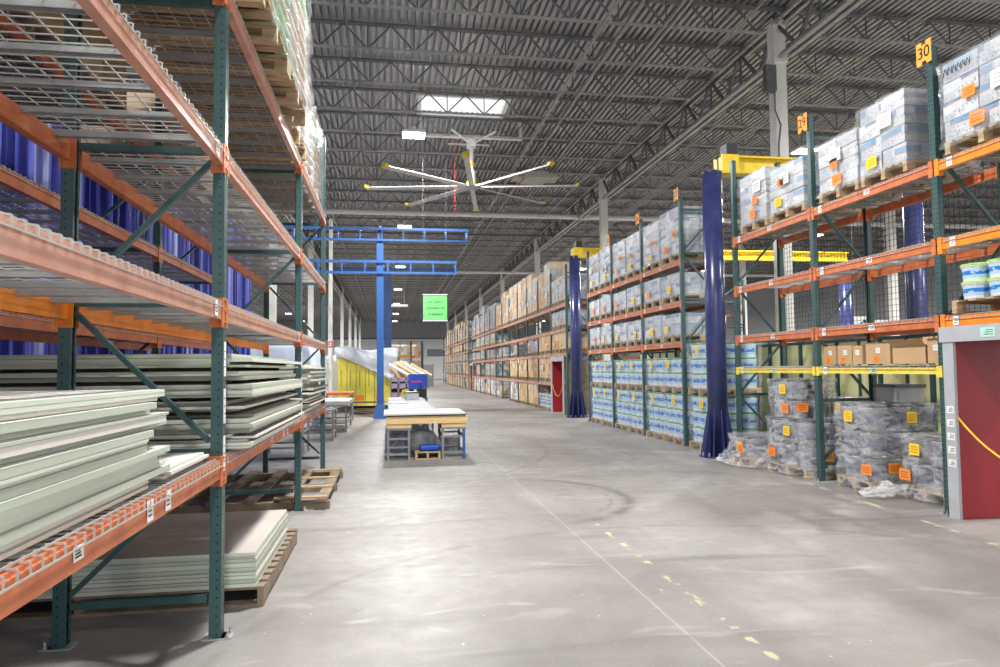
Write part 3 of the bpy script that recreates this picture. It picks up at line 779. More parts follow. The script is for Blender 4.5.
for i, (y, nz, wy, h, txt) in enumerate(((4.72, 4, .86, .195, 'nearest the camera'), (5.67, 4, .86, .195, 'just nearer than the 30 post'), (6.99, 4, .74, .195, 'just past the 30 post'), (7.79, 4, .76, .155, 'next before the second numbered post'), (8.92, 3, .84, .205, 'just past the second numbered post'), (9.83, 4, .78, .185, 'farthest, beside the navy column'))):
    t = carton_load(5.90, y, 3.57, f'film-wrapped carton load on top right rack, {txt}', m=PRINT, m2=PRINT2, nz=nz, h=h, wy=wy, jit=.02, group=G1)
    if i == 1:
        mb = MB(); yy = -.05; zz = .80
        for k in range(6):
            mb.tube([(-.468, yy+.42-k*.055, zz-.035), (-.468, yy+.40-k*.055, zz+.035), (-.468, yy+.375-k*.055, zz-.03), (-.468, yy+.37-k*.055, zz+.03)], .004, 5)
        mb.build('handwriting', INK, t)
G2 = 'carton loads in the middle right rack'
for b in range(3):
    ya = [12.56, 14.68, 16.80][b]
    for s in range(2):
        y = ya+.56+s*1.0
        for (z, nz, lv) in ((3.57, 4, 'top'), (2.77, 2, 'middle'), (1.99, 2, 'lowest')):
            carton_load(LX, y, z, f'wrapped carton load, middle right rack, {lv} beam, {ordw(b*2+s+1)} from the near end', m=PRINT, m2=PRINT2, nz=nz, h=.205+.02*rnd.random(), group=G2, wy=.94)
# pail loads
def pail_mesh(lid, body, lab=None, r=.15, h=.34, n=16):
    k = ('pail', lid.name, body.name, n)
    if k not in _cache:
        prof = [(r*.86, 0), (r*.9, h*.18), (r*.95, h*.72), (r*.99, h*.80), (r*1.02, h*.83), (r*1.02, h*.86), (r*1.0, h*.88), (r*1.04, h*.90), (r*1.04, h*.97), (r*.98, h), (r*.9, h*.985)]
        _cache[k] = MB().lathe(prof, n=n, ms=[0, 2, 0, 0, 0, 0, 1, 1, 1, 1, 1]).mesh('pail', [body, lid, lab or body], smooth=False)
    return _cache[k]
def pail_load(x, y, z, label, nx=3, ny=3, nz=3, lid=GLID, body=PAIL, lab=None, film=FILM, group=None, flare=.0, h=.3, rz=0, name='pail_pallet', simple=False, labs=1, base=True):
    t = thing(name, label, 'pallet load', (x, y, z), rz, group)
    wx, wy = nx*.31, ny*.31
    if base: inst(pallet_one(round(wy+.02, 2), round(wx+.02, 2)), 'pallet', t)
    sc_ = h/.34; z -= 0
    for k in range(nz):
        for i in range(nx):
            for j in range(ny):
                if nz > 2 and 0 < i < nx-1 and 0 < j < ny-1 and k < nz-1: continue
                o = inst(pail_mesh(lid, body, lab), 'pail', t, (-wx/2+.155+i*.31, -wy/2+.155+j*.31, .126+k*h)); o.scale.z = sc_; o.rotation_euler.z = rnd.random()*6
    if film: inst(film_mesh(wx+.01, wy+.01, .03 if base else .127, .126+nz*h+.01, film, rnd.randint(1, 4), .012, flare), 'stretch_film', t)
    if labs: paper(t, LABY, -wx/2-.04, rnd.uniform(-.15, .15), .126+h*(nz-.5), .15, .13)
    if labs > 1:
        paper(t, LABO, -wx/2-.045-flare*.5, rnd.uniform(-.3, .3), .126+h*.5, .17, .12)
        paper(t, LABY, .05, -wy/2-.04, .126+h*(nz-.5), .13, .13, 'y'); paper(t, LABO, -.2, -wy/2-.04-flare*.5, .126+h*.55, .17, .12, 'y')
    return t
G3 = 'white pail pallets on the floor of the middle right rack'
slots = [(11.9, 3, 3)] + [(y, 3, (2 if y < 18 else 2)) for b in (12.56, 14.68, 16.80) for y in (b+.54, b+1.55)]
for i, (y, n1, n2) in enumerate(slots):
    pail_load(5.96, y, 0, f'floor pallet of white blue-labelled pails, {ordw(i+1)} from the near navy column', nz=3, group=G3, h=.28)
    pail_load(5.96, y, .98, f'upper pallet of white blue-labelled pails, {ordw(i+1)} from the near navy column', nz=n2, group=G3, h=.27 if n2 == 3 else .28)
pail_load(5.93, 5.45, 1.99, 'pallet of light-green-lidded white pails above the red doorway', nz=2, ny=4, lid=LLID, h=.17, labs=0, film=None)
# grey wrapped pails on the floor of the near right rack
G4 = 'grey pails in cloudy film on the floor'
a = dict(lid=GREYLID, body=GREYPAIL, lab=BLUELAB, film=FILM2, group=G4, labs=2)
pail_load(6.20, 6.86, 0, 'two-tier grey pails in film beside the 30 post', nx=3, ny=2, nz=2, h=.29, flare=.04, **a)
pail_load(5.99, 7.74, 0, 'three-tier grey pails in film left of the low load by the 30 post', nx=3, ny=2, nz=3, h=.30, flare=.02, **a)
pail_load(5.86, 8.98, 0, 'wide two-tier grey pails in film behind the middle post', nx=3, ny=3, nz=2, h=.32, flare=.05, **a)
pail_load(5.72, 9.12, .655, 'upper tiers of grey pails in film stacked on the wide load', nx=2, ny=2, nz=2, h=.26, base=False, **a)
pail_load(6.35, 8.75, .655, 'small single tier of grey pails in film at the rear of the wide load', nx=2, ny=2, nz=1, h=.26, base=False, **a)
pail_load(5.72, 10.0, 0, 'single-tier grey pails under draped film at the navy column foot', nx=3, ny=2, nz=1, h=.32, flare=.22, **a)
# small tub stacked on the three-tier load
tag(MB().box(-.17, .17, -.2, .2, 0, .2).box(-.19, .19, -.22, .22, .17, .21, 1).build('plastic_tub', [GREYPAIL, GREYLID], None, (6.2, 7.78, 1.045)), 'dark grey plastic tub on top of the three-tier pails', 'tub')
# loose film trailing on the floor
def cloth(fn, nu, nv, name, m, label, cat, th=.003):
    o = MB().grid(fn, nu, nv).build(name, m, smooth=True); s = o.modifiers.new('s', 'SOLIDIFY'); s.thickness = th
    return tag(o, label, cat)
def fn(u, v):
    x = 5.22+.5*u; y = 9.6+.9*v
    z = .01+.40*max(0, u)**1.3*(1-.25*abs(2*v-1))+.02*math.sin(17*u+9*v)*math.sin(13*v)
    return (x-.08*math.sin(6*v), y, max(.006, z))
cloth(fn, 14, 14, 'loose_film', FILM2, 'loose clear film sloping to the floor at the navy column', 'plastic film')
def fn(u, v):
    x = 5.38+.35*u; y = 7.05+.45*v
    return (x-.1*math.sin(3*v), y, .008+.14*max(0, u-.1)+.02*(1+math.sin(14*u+11*v)))
cloth(fn, 14, 14, 'loose_film', FILM2, 'crumpled loose film on the floor between two pail pallets', 'plastic film')
# brown boxes on the yellow beam
boxes = [(8.22, .26, .235, 0), (7.92, .30, .235, 0), (7.69, .20, .225, 0), (7.33, .42, .25, 0), (6.84, .50, .24, 1), (6.46, .22, .26, 0)]
for i, (y, wy, h, op) in enumerate(boxes):
    t = thing('cardboard_box', ['small brown box with orange label at the far end of yellow beam', 'brown box with white label, second from the far end of yellow beam', 'narrow brown box in the middle of yellow beam, third from far end', 'large brown box with orange label on yellow beam, fourth from far end', 'open brown box with raised flaps on the yellow beam', 'brown box nearest the 30 post on the yellow beam'][i], 'cardboard box', (5.78, y, 1.504), 0, 'brown boxes on the yellow beam')
    MB().box(-.2, .2, -wy/2+.005, wy/2-.005, 0, h if not op else h-.04).build('carton_body', CARD, t)
    if op:
        mb = MB(); mb.quadbox([(-.2,-wy/2,.19),(-.195,-wy/2,.19),(-.195,wy/2,.19),(-.2,wy/2,.19),(-.27,-wy/2,.26),(-.265,-wy/2,.26),(-.265,wy/2,.26),(-.27,wy/2,.26)])
        mb.build('flap', CARD, t)
        MB().box(.19, .2, -wy/2, wy/2, .2, .3).build('flap', CARD2, t)
    else:
        MB().box(-.201, .201, -.02, .02, h-.03, h+.001).build('tape', TAPE, t)
        paper(t, LABW, -.202, -.01, h*.62, .07, .06); 
        if i in (0, 1, 3): paper(t, LABO, -.202, .03, h*.25, .10, .07)
# ------------------------------------------------------------------ red doorways through the racks
def portal(y0, y1, x0, x1, z1, label):
    t = thing('rack_doorway', label, 'doorway', (x0, (y0+y1)/2, 0)); L = (y1-y0)/2
    for s in (-1, 1):
        ya, yb = sorted((s*L, s*(L-.03))); MB().box(.01, x1-x0, ya, yb, 0, z1).build('side_panel', REDP, t)
        ya, yb = sorted((s*L, s*(L+.02))); MB().box(.01, x1-x0, ya, yb, 0, z1).build('outer_panel', WOOD2, t)
        ya, yb = sorted((s*(L-.03), s*(L+.10))); MB().box(-.02, .01, ya, yb, 0, z1+.10).build('jamb', GREYP, t)
    MB().box(.01, x1-x0, -L+.03, L-.03, z1-.02, z1).build('lintel_panel', REDP, t)
    MB().box(-.03, .012, -L-.13, L+.13, z1-.03, z1+.12).build('header', GREYP, t)
    for k in range(5):
        o = inst(label_mesh(.09, .07, -1, LABW), 'paper_label', t, (-.0205, L+.035, 1.05-.13*k))
    o = inst(label_mesh(.16, .09, -1, LABG), 'paper_label', t, (-.031, L-.45, z1+.045))
    pts = []
    for i in range(17):
        u = i/16; pts.append((.0, (L-.03)-(2*L-.06)*u, .98-.42*4*u*(1-u)))
    MB().tube(pts, .010, 6).build('rope', ROPE, t, smooth=True)
    return t
portal(4.3, 6.07, 5.43, 6.6, 1.74, 'red-walled grey-framed doorway through the near right rack')
portal(21.75, 23.3, 5.45, 6.5, 1.74, 'red-walled doorway through the rack beyond the far navy column')
portal(46.3, 47.9, 5.45, 6.5, 1.74, 'small distant red-walled doorway in the long right rack')
# ------------------------------------------------------------------ loads in the long racks
def tall(x, y, z, label, nz, m, m2, film, group, wy=.95, h=.25, simple=False):
    return carton_load(x, y, z, label, nz=nz, h=h, m=m, m2=m2, film=film, group=group, wy=wy, simple=simple)
G5 = 'loads in the long right rack'
k = 0
for b in range(12):
    ya = ys3[b]
    for s in range(2):
        y = ya+.58+s*1.0; k += 1; far = b > 3; nm = f'{ordw(k)} from the far navy column'
        def P(z, nz, m, m2, lv, h=.25, wy=.9, film=FILM): tall(LX, y, z, f'wrapped load on {lv}, long right rack, {nm}', nz, m, m2, film, G5, wy, h, far)
        if b == 0: P(3.57, 3, PRINT, PRINT2, 'the top beam')
        else: P(3.57, rnd.choice((5, 5, 6, 6)) if b < 5 else rnd.choice((4,5,6)), *( (CARD2, PRINT2) if (k*7) % 5 < 3 else (CARD, CARD2)) if b < 7 else (PRINT2, PRINT), 'the top beam')
        if b == 0: P(2.77, 2, PRINT, PRINT2, 'the middle beam', .22)
        elif b in (7, 8, 9, 10): P(2.77, 2, PRINT2, CARD2, 'the middle beam', .25)
        if b < 2: P(1.99, 2, CARD, CARD2, 'the low beam', .26, film=None)
        elif b == 2 or (b > 3 and s == b % 2) or b > 8: P(1.99, 2, PRINT, PRINT2, 'the low beam', .2)
        if 0 < b < 5: P(1.02, 3, CARD2, CARD, 'the knee-high shelf', .24, film=None)
        elif b in (7, 8, 10): P(1.02, 2, PRINT2, CARD2, 'the knee-high shelf', .3)
        if b == 1: pail_load(LX, y, 0, f'small floor pallet of pails, long right rack, {nm}', nz=2, lid=GREYLID, body=PAIL, group=G5, h=.24)
        elif b in (2, 3): P(0, 3, CARD2, CARD, 'the floor', .25, film=None)
        elif b > 3 and b != 5: P(0, 3 if (b+s) % 3 else 2, *( (CARD, CARD2), (PRINT, WHITEP), (WHITEP, PRINT2))[(b+s) % 3], 'the floor', .25)
k = 0
for b in range(10):
    ya = ys4[b]
    for s in range(2):
        y = ya+.58+s*1.0; k += 1; nm = f'{ordw(k)} from its near end'
        for z, nz in ((0, 3), (1.02, 3), (1.99, 2), (2.77, 2), (3.57, rnd.choice((4, 5, 6)))):
            if rnd.random() < .2: continue
            lv = {0: 'floor', 1.02: 'knee-high shelf', 1.99: 'low beam', 2.77: 'middle beam', 3.57: 'top beam'}[z]
            m1, m2 = rnd.choice(((CARD, CARD2), (CARD2, PRINT2), (PRINT, PRINT2)))
            tall(LX, y, z, f'distant load on the {lv} of the farthest right rack, {nm}', nz, m1, m2, None, 'distant rack loads', .9, .24, True)
# ------------------------------------------------------------------ navy jib crane columns and yellow beams
def crane_column(x, y, r, h, label):
    t = thing('crane_column', label, 'column', (x, y, 0))
    MB().lathe([(r, 0), (r, h)], n=40).build('shaft', NAVY, t, smooth=False)
    for p in t.children[0].data.polygons: p.use_smooth = len(p.vertices) == 4
    for k in range(10):
        a = 2*math.pi*k/10+.2; c, s_ = math.cos(a), math.sin(a); n = (-s_*.011, c*.011)
        pts = [(r*.98, .02), (r*1.75, .02), (r*1.75, .06), (r*1.0, .78)]
        mb = MB(); 
        mb.quadbox([(c*p[0]-n[0], s_*p[0]-n[1], p[1]) for p in pts]+[(c*p[0]+n[0], s_*p[0]+n[1], p[1]) for p in pts])
        mb.build('gusset', NAVY, t)
    mb = MB().lathe([(r*1.95, 0), (r*1.95, .025)], n=30)
    mb.build('base_plate', NAVY, t)
    mb = MB()
    for k in range(10):
        a = 2*math.pi*(k+.5)/10+.2; mb.tube([(math.cos(a)*r*1.6, math.sin(a)*r*1.6, .02), (math.cos(a)*r*1.6, math.sin(a)*r*1.6, .08)], .014, 6)
    mb.build('anchor_bolt', GALV, t)
    MB().lathe([(r*1.02, h-.02), (r*1.02, h+.01)], n=30).build('top_cap', BLACKP, t)
    return t
crane_column(5.38, 10.98, .163, 4.76, 'tall navy round column with finned base by the near racks')
crane_column(5.58, 20.6, .17, 4.88, 'farther navy round column with finned base beyond the pails')
crane_column(9.25, 11.1, .163, 4.76, 'navy column behind the near right rack near the frame edge')
crane_column(10.15, 20.6, .17, 4.8, 'distant navy column seen just right of the near navy one')
crane_column(14.6, 20.6, .2, 4.8, 'distant navy column seen between the near rack posts')
def ybeam(x0, x1, y, z, label):
    t = thing('crane_beam', label, 'crane beam', (x0, y, z))
    mb = MB().box(0, x1-x0, -.11, .11, 0, .03).box(0, x1-x0, -.11, .11, .27, .30).box(0, x1-x0, -.02, .02, .03, .27)
    mb.build('i_beam', YELLOW, t)
    MB().box(.0, .3, -.16, .16, -.02, .30).build('pivot_head', YELLOW, t)
    MB().box(.1, .3, -.12, .12, .32, .5).build('motor', BLACKP, t)
    return t
ybeam(5.50, 9.3, 10.98, 4.745, 'yellow crane beam on the near navy column reaching right')
ybeam(5.5, 14.7, 20.6, 4.84, 'long yellow crane beam starting at the farther navy column')
# pale yellow partition behind the racks
for i in range(13):
    y0 = 6.4+i*1.02
    t = thing('partition_panel', f'pale yellow partition panel behind the right racks, {ordw(i+1)} from the near end', 'partition', (7.25, y0, 0), 0, 'pale yellow partition')
    MB().box(0, .04, .04, .98, .05, 1.86).build('panel', PALEYEL, t)
    MB().box(-.03, .07, -.02, .04, 0, 1.95).box(-.02, 0, .45, .50, .05, 1.9).build('frame_post', GREEN_P, t)
    MB().box(-.01, .05, .04, .98, 1.86, 1.91).build('rail', GREEN_P, t)
# hanging arrow signs beyond the racks
for i, (x, y) in enumerate(((11.2, 15.2), (12.6, 16.4), (11.55, 23.2))):
    z = 2.35 if i < 2 else 3.0
    t = thing('hanging_sign', f'small white arrow sign hanging beyond the right racks, {ordw(i+1)}', 'sign', (x, y, z), 0, 'white arrow signs')
    t['label'] = ['white arrow sign seen beyond the near rack, left of a pair', 'white arrow sign seen beyond the near rack, right of a pair', 'white arrow sign seen right of the near navy column'][i]
    MB().box(-.22, .22, -.01, .01, 0, .3).build('sign_board', LABW, t)
    MB().bar((-.12, -.013, .09), (.08, -.013, .2), .005, .03).bar((.08,-.013,.2), (-.0,-.013,.21), .005, .03).bar((.08,-.013,.2), (.06,-.013,.12), .005, .03).build('arrow', INK, t)
    MB().tube([(-.2,0,.3),(-.2,0,8.22-z)], .004, 5).tube([(.2,0,.3),(.2,0,8.22-z)], .004, 5).build('hanger', WIRE, t)
# racks in the next aisle, seen through the right racks
rack('green rack in the next aisle beyond the right racks', 10.9, 11.8, [22+2.4*i for i in range(8)], 4.4, [[1.92, 3.3]]*7, ORANGE, deckf=False, labels=False)

# ------------------------------------------------------------------ wallboard stacks on the left
def stack(x0, x1, y0, y1, z0, ths, where, group, jx=.05, jy=.05, em=None, topm=BOARD_T, spacers=(), sag=0, seed=3):
    r = random.Random(seed); z = z0; n = len(ths)
    for i, th in enumerate(ths):
        em_ = r.choice(em or (BOARD_E, BOARD_E2, BOARD_E, BOARD_W))
        dx = r.uniform(-jx, jx); dy = r.uniform(-jy, jy)
        mb = MB(); X0, X1, Y0, Y1 = x0+dx*.3, x1+dx, y0+dy, y1+dy*1.2; b = .004
        mb.quadbox([(X0,Y0,0),(X1,Y0,0),(X1,Y1,0),(X0,Y1,0),(X0,Y0,th-.0015),(X1,Y0,th-.0015),(X1,Y1,th-.0015),(X0,Y1,th-.0015)])
        mb.m[-5] = 1; mb.m[-6] = 1
        # split thick bundles into visible sheets with thin dark reveals
        if th > .03:
            kk = int(th/.016)
            for q in range(1, kk): zz = th*q/kk; mb.box(X0+.01, X1+.0006, Y0-.0006, Y1+.0006, zz-.0009, zz+.0009, 2)
        o = mb.build('wallboard_sheet', [em_, topm, REVEAL], None, (0, 0, z))
        o.location = (0, 0, z)
        tag(o, f'pale green wallboard bundle {where}, {ordw(i+1)} from the bottom', 'wallboard', group)
        z += th+(.0005)
        if i in spacers:
            for sy in (.1, .5, .9):
                yy = y0+(y1-y0)*sy
                tag(MB().box(x0+.06, x1-.12, yy-.04, yy+.04, 0, .022).build('wood_spacer', WOOD2, None, (0, 0, z)), f'wooden spacer strip {where}, above bundle {ordw(i+1)}, at {"front" if sy<.3 else "middle" if sy<.7 else "back"}', 'spacer', 'spacer strips between wallboard')
            z += .0225
    return z
REVEAL = mat('dark_sheet_gap', (.25, .28, .24), .8)
def ths(total, lo, hi, seed):
    r = random.Random(seed); o = []; s = 0
    while s < total-lo*.5: v = r.uniform(lo, hi); o.append(v); s += v
    k = total/s; return [v*k for v in o]
ZS = 1.012
stack(-1.78+.0-.9, -.99, .35, 3.22, ZS, ths(.405, .012, .034, 1), 'in the nearest left stack', 'nearest wallboard stack', .03, .16, em=(BOARD_E2, BOARD_E, BOARD_W, BOARD_E2, BOARD_W), topm=BOARD_TW, spacers=(), seed=5)
stack(-1.55, -1.0, 3.42, 4.1, ZS, [.016, .016, .014], 'small white offcuts by the near post', 'white offcuts by the near post', .02, .03, em=(BOARD_W,), topm=BOARD_TW, seed=2)
stack(-3.7, -.92, 4.62, 7.15, ZS, ths(.50, .012, .034, 4), 'in the long stack behind the near post', 'long wallboard stack', .10, .13, spacers=(9, 13, 16, 18), seed=9, topm=BOARD_T)
stack(-2.1, -.93, 8.25, 10.25, ZS, ths(.50, .012, .034, 6), 'in the stack by the last left post', 'third wallboard stack', .09, .12, spacers=(3, 8), seed=12)
stack(-3.25, -2.45, 7.9, 10.3, ZS, ths(.6, .03, .06, 8), 'on the rear rack by the curtain', 'rear wallboard stack', .03, .04, em=(BOARD_W,), topm=BOARD_TW, seed=1)
stack(-2.95, -.85, 4.73, 6.12, .126, ths(.215, .016, .03, 10), 'in the low stack on the floor pallet', 'floor wallboard stack', .006, .01, em=(BOARD_E2, BOARD_E), seed=3)
def bare_pallet(x, y, z, L, W, wood, label, rz=0, group='bare wooden pallets'):
    t = thing('wooden_pallet', label, 'pallet', (x, y, z), rz, group)
    for nm, me, off in pallet_meshes(L, W, wood): inst(me, nm, t, off)
    return t
bare_pallet(-1.9, 5.56, 0, 1.66, 2.2, WOOD2, 'long weathered pallet under the low wallboard stack')
# long skids behind: boards on edge
t = thing('wooden_skid', 'long weathered open skid on the floor behind the low wallboard stack', 'skid', (-1.85, 9.0, 0))
for i in range(3): MB().box(-1.2, 1.2, -.05, .05, 0, .09).build('runner', WOOD2, t, (0, -1.1+1.1*i, 0))
for i in range(7): MB().box(-.06, .06, -1.2, 1.2, .091, .12).build('slat', WOOD2, t, (-1.12+.373*i, 0, 0))
for i in range(4): MB().box(-.28, .28, -.045, .045, .121, .14).build('top_board', WOOD, t, (.9, -1.12+.7*i, 0))
# floor clutter under the near bay
bare_pallet(-2.0, 2.6, 0, 1.6, 1.2, WOOD2, 'dark pallet on the floor under the nearest left shelf')
# upper-level loads on the left rack: wood pallets and wrapped sacks
SACK = mat('printed_paper_sack', (.36, .25, .16), .7, var=.2, scale=4, c2=(.56,.50,.43), bump=.5, bscale=9)
SACKG = mat('green_printed_sack', (.60, .60, .54), .7, var=.1, scale=4, c2=(.16,.40,.17), bump=.3, bscale=8)
def sack_mesh(wx, wy, h, m, seed):
    k = ('sack', round(wx,2), round(wy,2), m.name, seed)
    if k not in _cache:
        r = random.Random(seed); mb = MB(); n, q = 20, 6; ph = r.random()*6
        def fn(u, v):
            a = u*2*math.pi; c, s_ = math.cos(a), math.sin(a)
            e = .2; x = math.copysign(abs(c)**e, c); y = math.copysign(abs(s_)**e, s_)
            w_ = math.sin(math.pi*(.12+.76*v))**.45
            return (x*wx/2*w_*(1+.02*math.sin(5*a+ph)), y*wy/2*w_*(1+.02*math.sin(7*a+ph)), h*(v))
        mb.grid(fn, n, q)
        b = len(mb.v); mb.v += [(0, 0, h), (0, 0, 0)]
        for i in range(n): mb.f.append((q*(n+1)+i, q*(n+1)+i+1, b)); mb.m.append(0)
        _cache[k] = mb.mesh('sack', m, smooth=True)
    return _cache[k]
def sack_load(x, y, z, label, nz=10, wx=.95, wy=1.1, h=.12, group='sack loads on the left rack'):
    t = thing('sack_pallet', label, 'pallet load', (x, y, z), 0, group)
    inst(pallet_one(wy, wx), 'pallet', t)
    for k in range(nz):
        for j in range(2):
            for i in range(2):
                mm = SACKG if rnd.random() < .28 else SACK
                o = inst(sack_mesh(wx/2+.02, wy/2+.02, h+.008, mm, rnd.randint(1, 4)), 'sack', t, (-wx/4+i*wx/2+rnd.uniform(-.012,.012), -wy/4+j*wy/2+rnd.uniform(-.012,.012), .126+k*h))
    inst(film_mesh(wx+.06, wy+.05, .0, .126+nz*h+.02, FILM, rnd.randint(1, 4), .014), 'stretch_film', t)
    mb = MB().tube([(wx/2+.03, -.3, .1), (wx/2+.05, -.28, -.02), (wx/2+.02, -.27, -.1)], [.015,.012,.004], 6); mb.build('film_tail', FILM, t)
    return t
for i, (y, n, px) in enumerate(((5.0, 12, 'nearest'), (6.15, 12, 'middle'), (7.28, 11, 'third'), (8.5, 9, 'fourth'), (9.75, 8, 'farthest'))):
    sack_load(-1.25 if i < 2 else -1.38 if i == 2 else -1.46, y, 3.80, f'film-wrapped load of printed sacks high on the left rack, {px}', n)
for i, (y, x) in enumerate(((1.2, -1.4), (2.5, -1.4), (3.6, -1.4), (1.2, -2.85), (2.5, -2.85), (3.6, -2.85), (5.1, -2.85), (6.3, -2.85), (8.6, -2.85), (9.7, -2.85))):
    carton_load(x, y, 3.80, f'brown carton load on wood pallet above the left shelves, {ordw(i+1)}', wx=.9, wy=1.05, nz=3, m=CARD, m2=CARD2, film=None, labs=False, group='brown loads above the left shelves', wood=WOOD2, simple=True)
# ------------------------------------------------------------------ blue curtain
def fn(u, v):
    y = .5+18.5*u; return (-3.62+.045*math.sin(y*19)+.02*math.sin(y*7.3), y, .05+4.95*v)
o = MB().grid(fn, 900, 2).build('strip_curtain', CURTAIN, smooth=True)
tag(o, 'tall blue vinyl curtain hanging behind the left racks', 'curtain')
tag(MB().tube([(-3.62,.5,5.03),(-3.62,19,5.03)], .025, 8).build('curtain_rail', GALV), 'horizontal rail carrying the blue vinyl curtain', 'rail')
# ------------------------------------------------------------------ blue crane frame
bx, by = -.29, 22.0
t = thing('blue_gantry', 'bright blue steel post with two ladder beams across the left of aisle', 'crane frame', (bx, by, 0))
MB().box(-.105, .105, -.105, .105, .35, 5.45).build('post', BLUE, t)
mb = MB(); mb.quadbox([(-.22,-.2,0),(.22,-.2,0),(.22,.2,0),(-.22,.2,0),(-.14,-.14,.42),(.14,-.14,.42),(.14,.14,.42),(-.14,.14,.42)]); mb.build('base', BLUE, t)
mb = MB(); mb.quadbox([(-.10,-.1,5.45),(.10,-.1,5.45),(.10,.1,5.45),(-.10,.1,5.45),(-.04,-.06,5.98),(.04,-.06,5.98),(.04,.06,5.98),(-.04,.06,5.98)]); mb.build('post_top', BLUE, t)
for z, x0, x1 in ((5.48, -3.3, 2.75), (4.46, -3.3, 2.38)):
    mb = MB().box(x0, x1, -.18, -.10, 0, .07).box(x0, x1, -.18, -.10, .34, .42)
    n = int((x1-x0)/.66)
    for i in range(n+1): xx = x0+.04+(x1-x0-.08)*i/n; mb.box(xx-.025, xx+.025, -.17, -.11, .07, .34)
    mb.build('ladder_beam', BLUE, t, (0, 0, z))
t = thing('blue_gantry', 'second blue steel post farther back behind the tarpaulin', 'crane frame', (-.08, 29.5, 0))
MB().box(-.15, .15, -.12, .12, 0, 5.5).build('post', BLUE, t)
MB().box(-4.2, 2.9, -.1, .1, 5.5, 5.75).build('beam', BLUE, t)
# ------------------------------------------------------------------ green banner
t = thing('green_banner', 'green notice banner with three dark text lines hanging over the aisle', 'banner', (1.285, 20, 2.87))
MB().box(-.34, .34, -.004, .004, 0, .75).build('sheet', GREENSIGN, t)
MB().tube([(-.35,0,0),(.35,0,0)], .014, 8).build('rail', WHITEP, t); MB().tube([(-.35,0,.75),(.35,0,.75)], .014, 8).build('rail', WHITEP, t)
mb = MB(); r = random.Random(4)
for zz, a, b in ((.54, -.2, .2), (.37, -.23, .24), (.19, -.22, .2)):
    x = a
    while x < b:
        ww = r.uniform(.022, .035)
        if r.random() < .88:
            mb.box(x, x+.013, -.0065, -.004, zz-.026, zz+.026).box(x, x+ww-.008, -.0065, -.004, zz+r.choice((-.022, 0, .014)), zz+r.choice((-.022,0,.014))+.01)
        x += ww+.006
mb.build('lettering', GREENINK, t)
MB().tube([(-.33,0,.76),(-.33,0,5.33)], .003, 5).tube([(.33,0,.76),(.33,0,5.33)], .003, 5).build('hanging_wire', DARKSTEEL, t)
# ------------------------------------------------------------------ work bench in the aisle
def stand(x0, x1, y0, y1, h, label, m=DARKSTEEL, bars=(.12, .3, .45)):
    t = thing('steel_stand', label, 'stand', (x0, y0, 0)); W, D = x1-x0, y1-y0
    for (a, b) in ((0, 0), (W, 0), (0, D), (W, D)): MB().box(a-.02, a+.02, b-.02, b+.02, 0, h).build('leg', m, t)
    for z in bars:
        MB().box(0, W, -.015, .015, z, z+.03).box(0, W, D-.015, D+.015, z, z+.03).box(-.015, .015, 0, D, z, z+.03).box(W-.015, W+.015, 0, D, z, z+.03).build('cross_rail', m, t)
    MB().box(-.03, W+.03, -.03, D+.03, h, h+.03).build('tray', m, t)
    return t
GM = mat('grey_enamel', (.20, .21, .22), .45)
stand(-.03, .31, 11.75, 12.6, .50, 'grey step-like steel stand under left end of the bench', GM, (.08, .2, .34))
stand(.87, 1.22, 11.75, 12.6, .50, 'grey steel stand with blue leg under right end of the bench', GM, (.1, .36))
MB().box(-.024, .024, -.024, -.02, 0, .5).build('blue_strip', BLUE, [o for o in col.objects if o.name.startswith('steel_stand')][-1], (.35, 0, 0))
LABGREY = mat('grey_crumpled_film', (.38, .39, .41), .3, var=.35, scale=9, bump=.6, bscale=14)
t = thing('work_bench', 'pale wooden bench top with white panel surface across the aisle', 'bench', (.6, 12.3, .53))
MB().box(-.66, .68, -.6, -.52, .07, .19).build('front_rail', PLYW, t)
MB().box(-.66, .68, .5, .58, .07, .19).build('back_rail', PLYW, t)
for x in (-.45, .45): MB().box(x-.2, x+.2, -.58, .5, 0.002, .07).build('bearer', PLYW, t)
for x in (-.62, .64): MB().box(x-.04, x+.04, -.52, .5, .07, .19).build('end_rail', PLYW, t)
MB().box(-.62, .66, -.6, .55, .192, .215).build('edge_strip', BLACKP, t)
MB().box(-.70, .64, -.64, .58, .216, .245).build('panel', BOARD_TW, t)
# conveyor-like long table behind
t = thing('long_table', 'long white-topped table running away down the aisle behind the bench', 'table', (.42, 13.4, 0))
MB().box(-.46, .46, 0, 6.4, .68, .72).build('table_top', mat('pale_grey_laminate', (.30, .31, .33), .6, var=.05), t)
for y in (.3, 2.2, 4.2, 6.1):
    for x in (-.4, .4): MB().box(x-.02, x+.02, y-.02, y+.02, 0, .68).build('leg', DARKSTEEL, t)
MB().box(-.4, -.37, .3, 6.1, .2, .24).box(.37, .4, .3, 6.1, .2, .24).build('rail', DARKSTEEL, t)
tag(MB().box(-.2, .2, -.4, .4, 0, .015).build('loose_board', BOARD_TW, None, (.15, 16.5, .721), .2), 'loose white board lying on the long table', 'board')
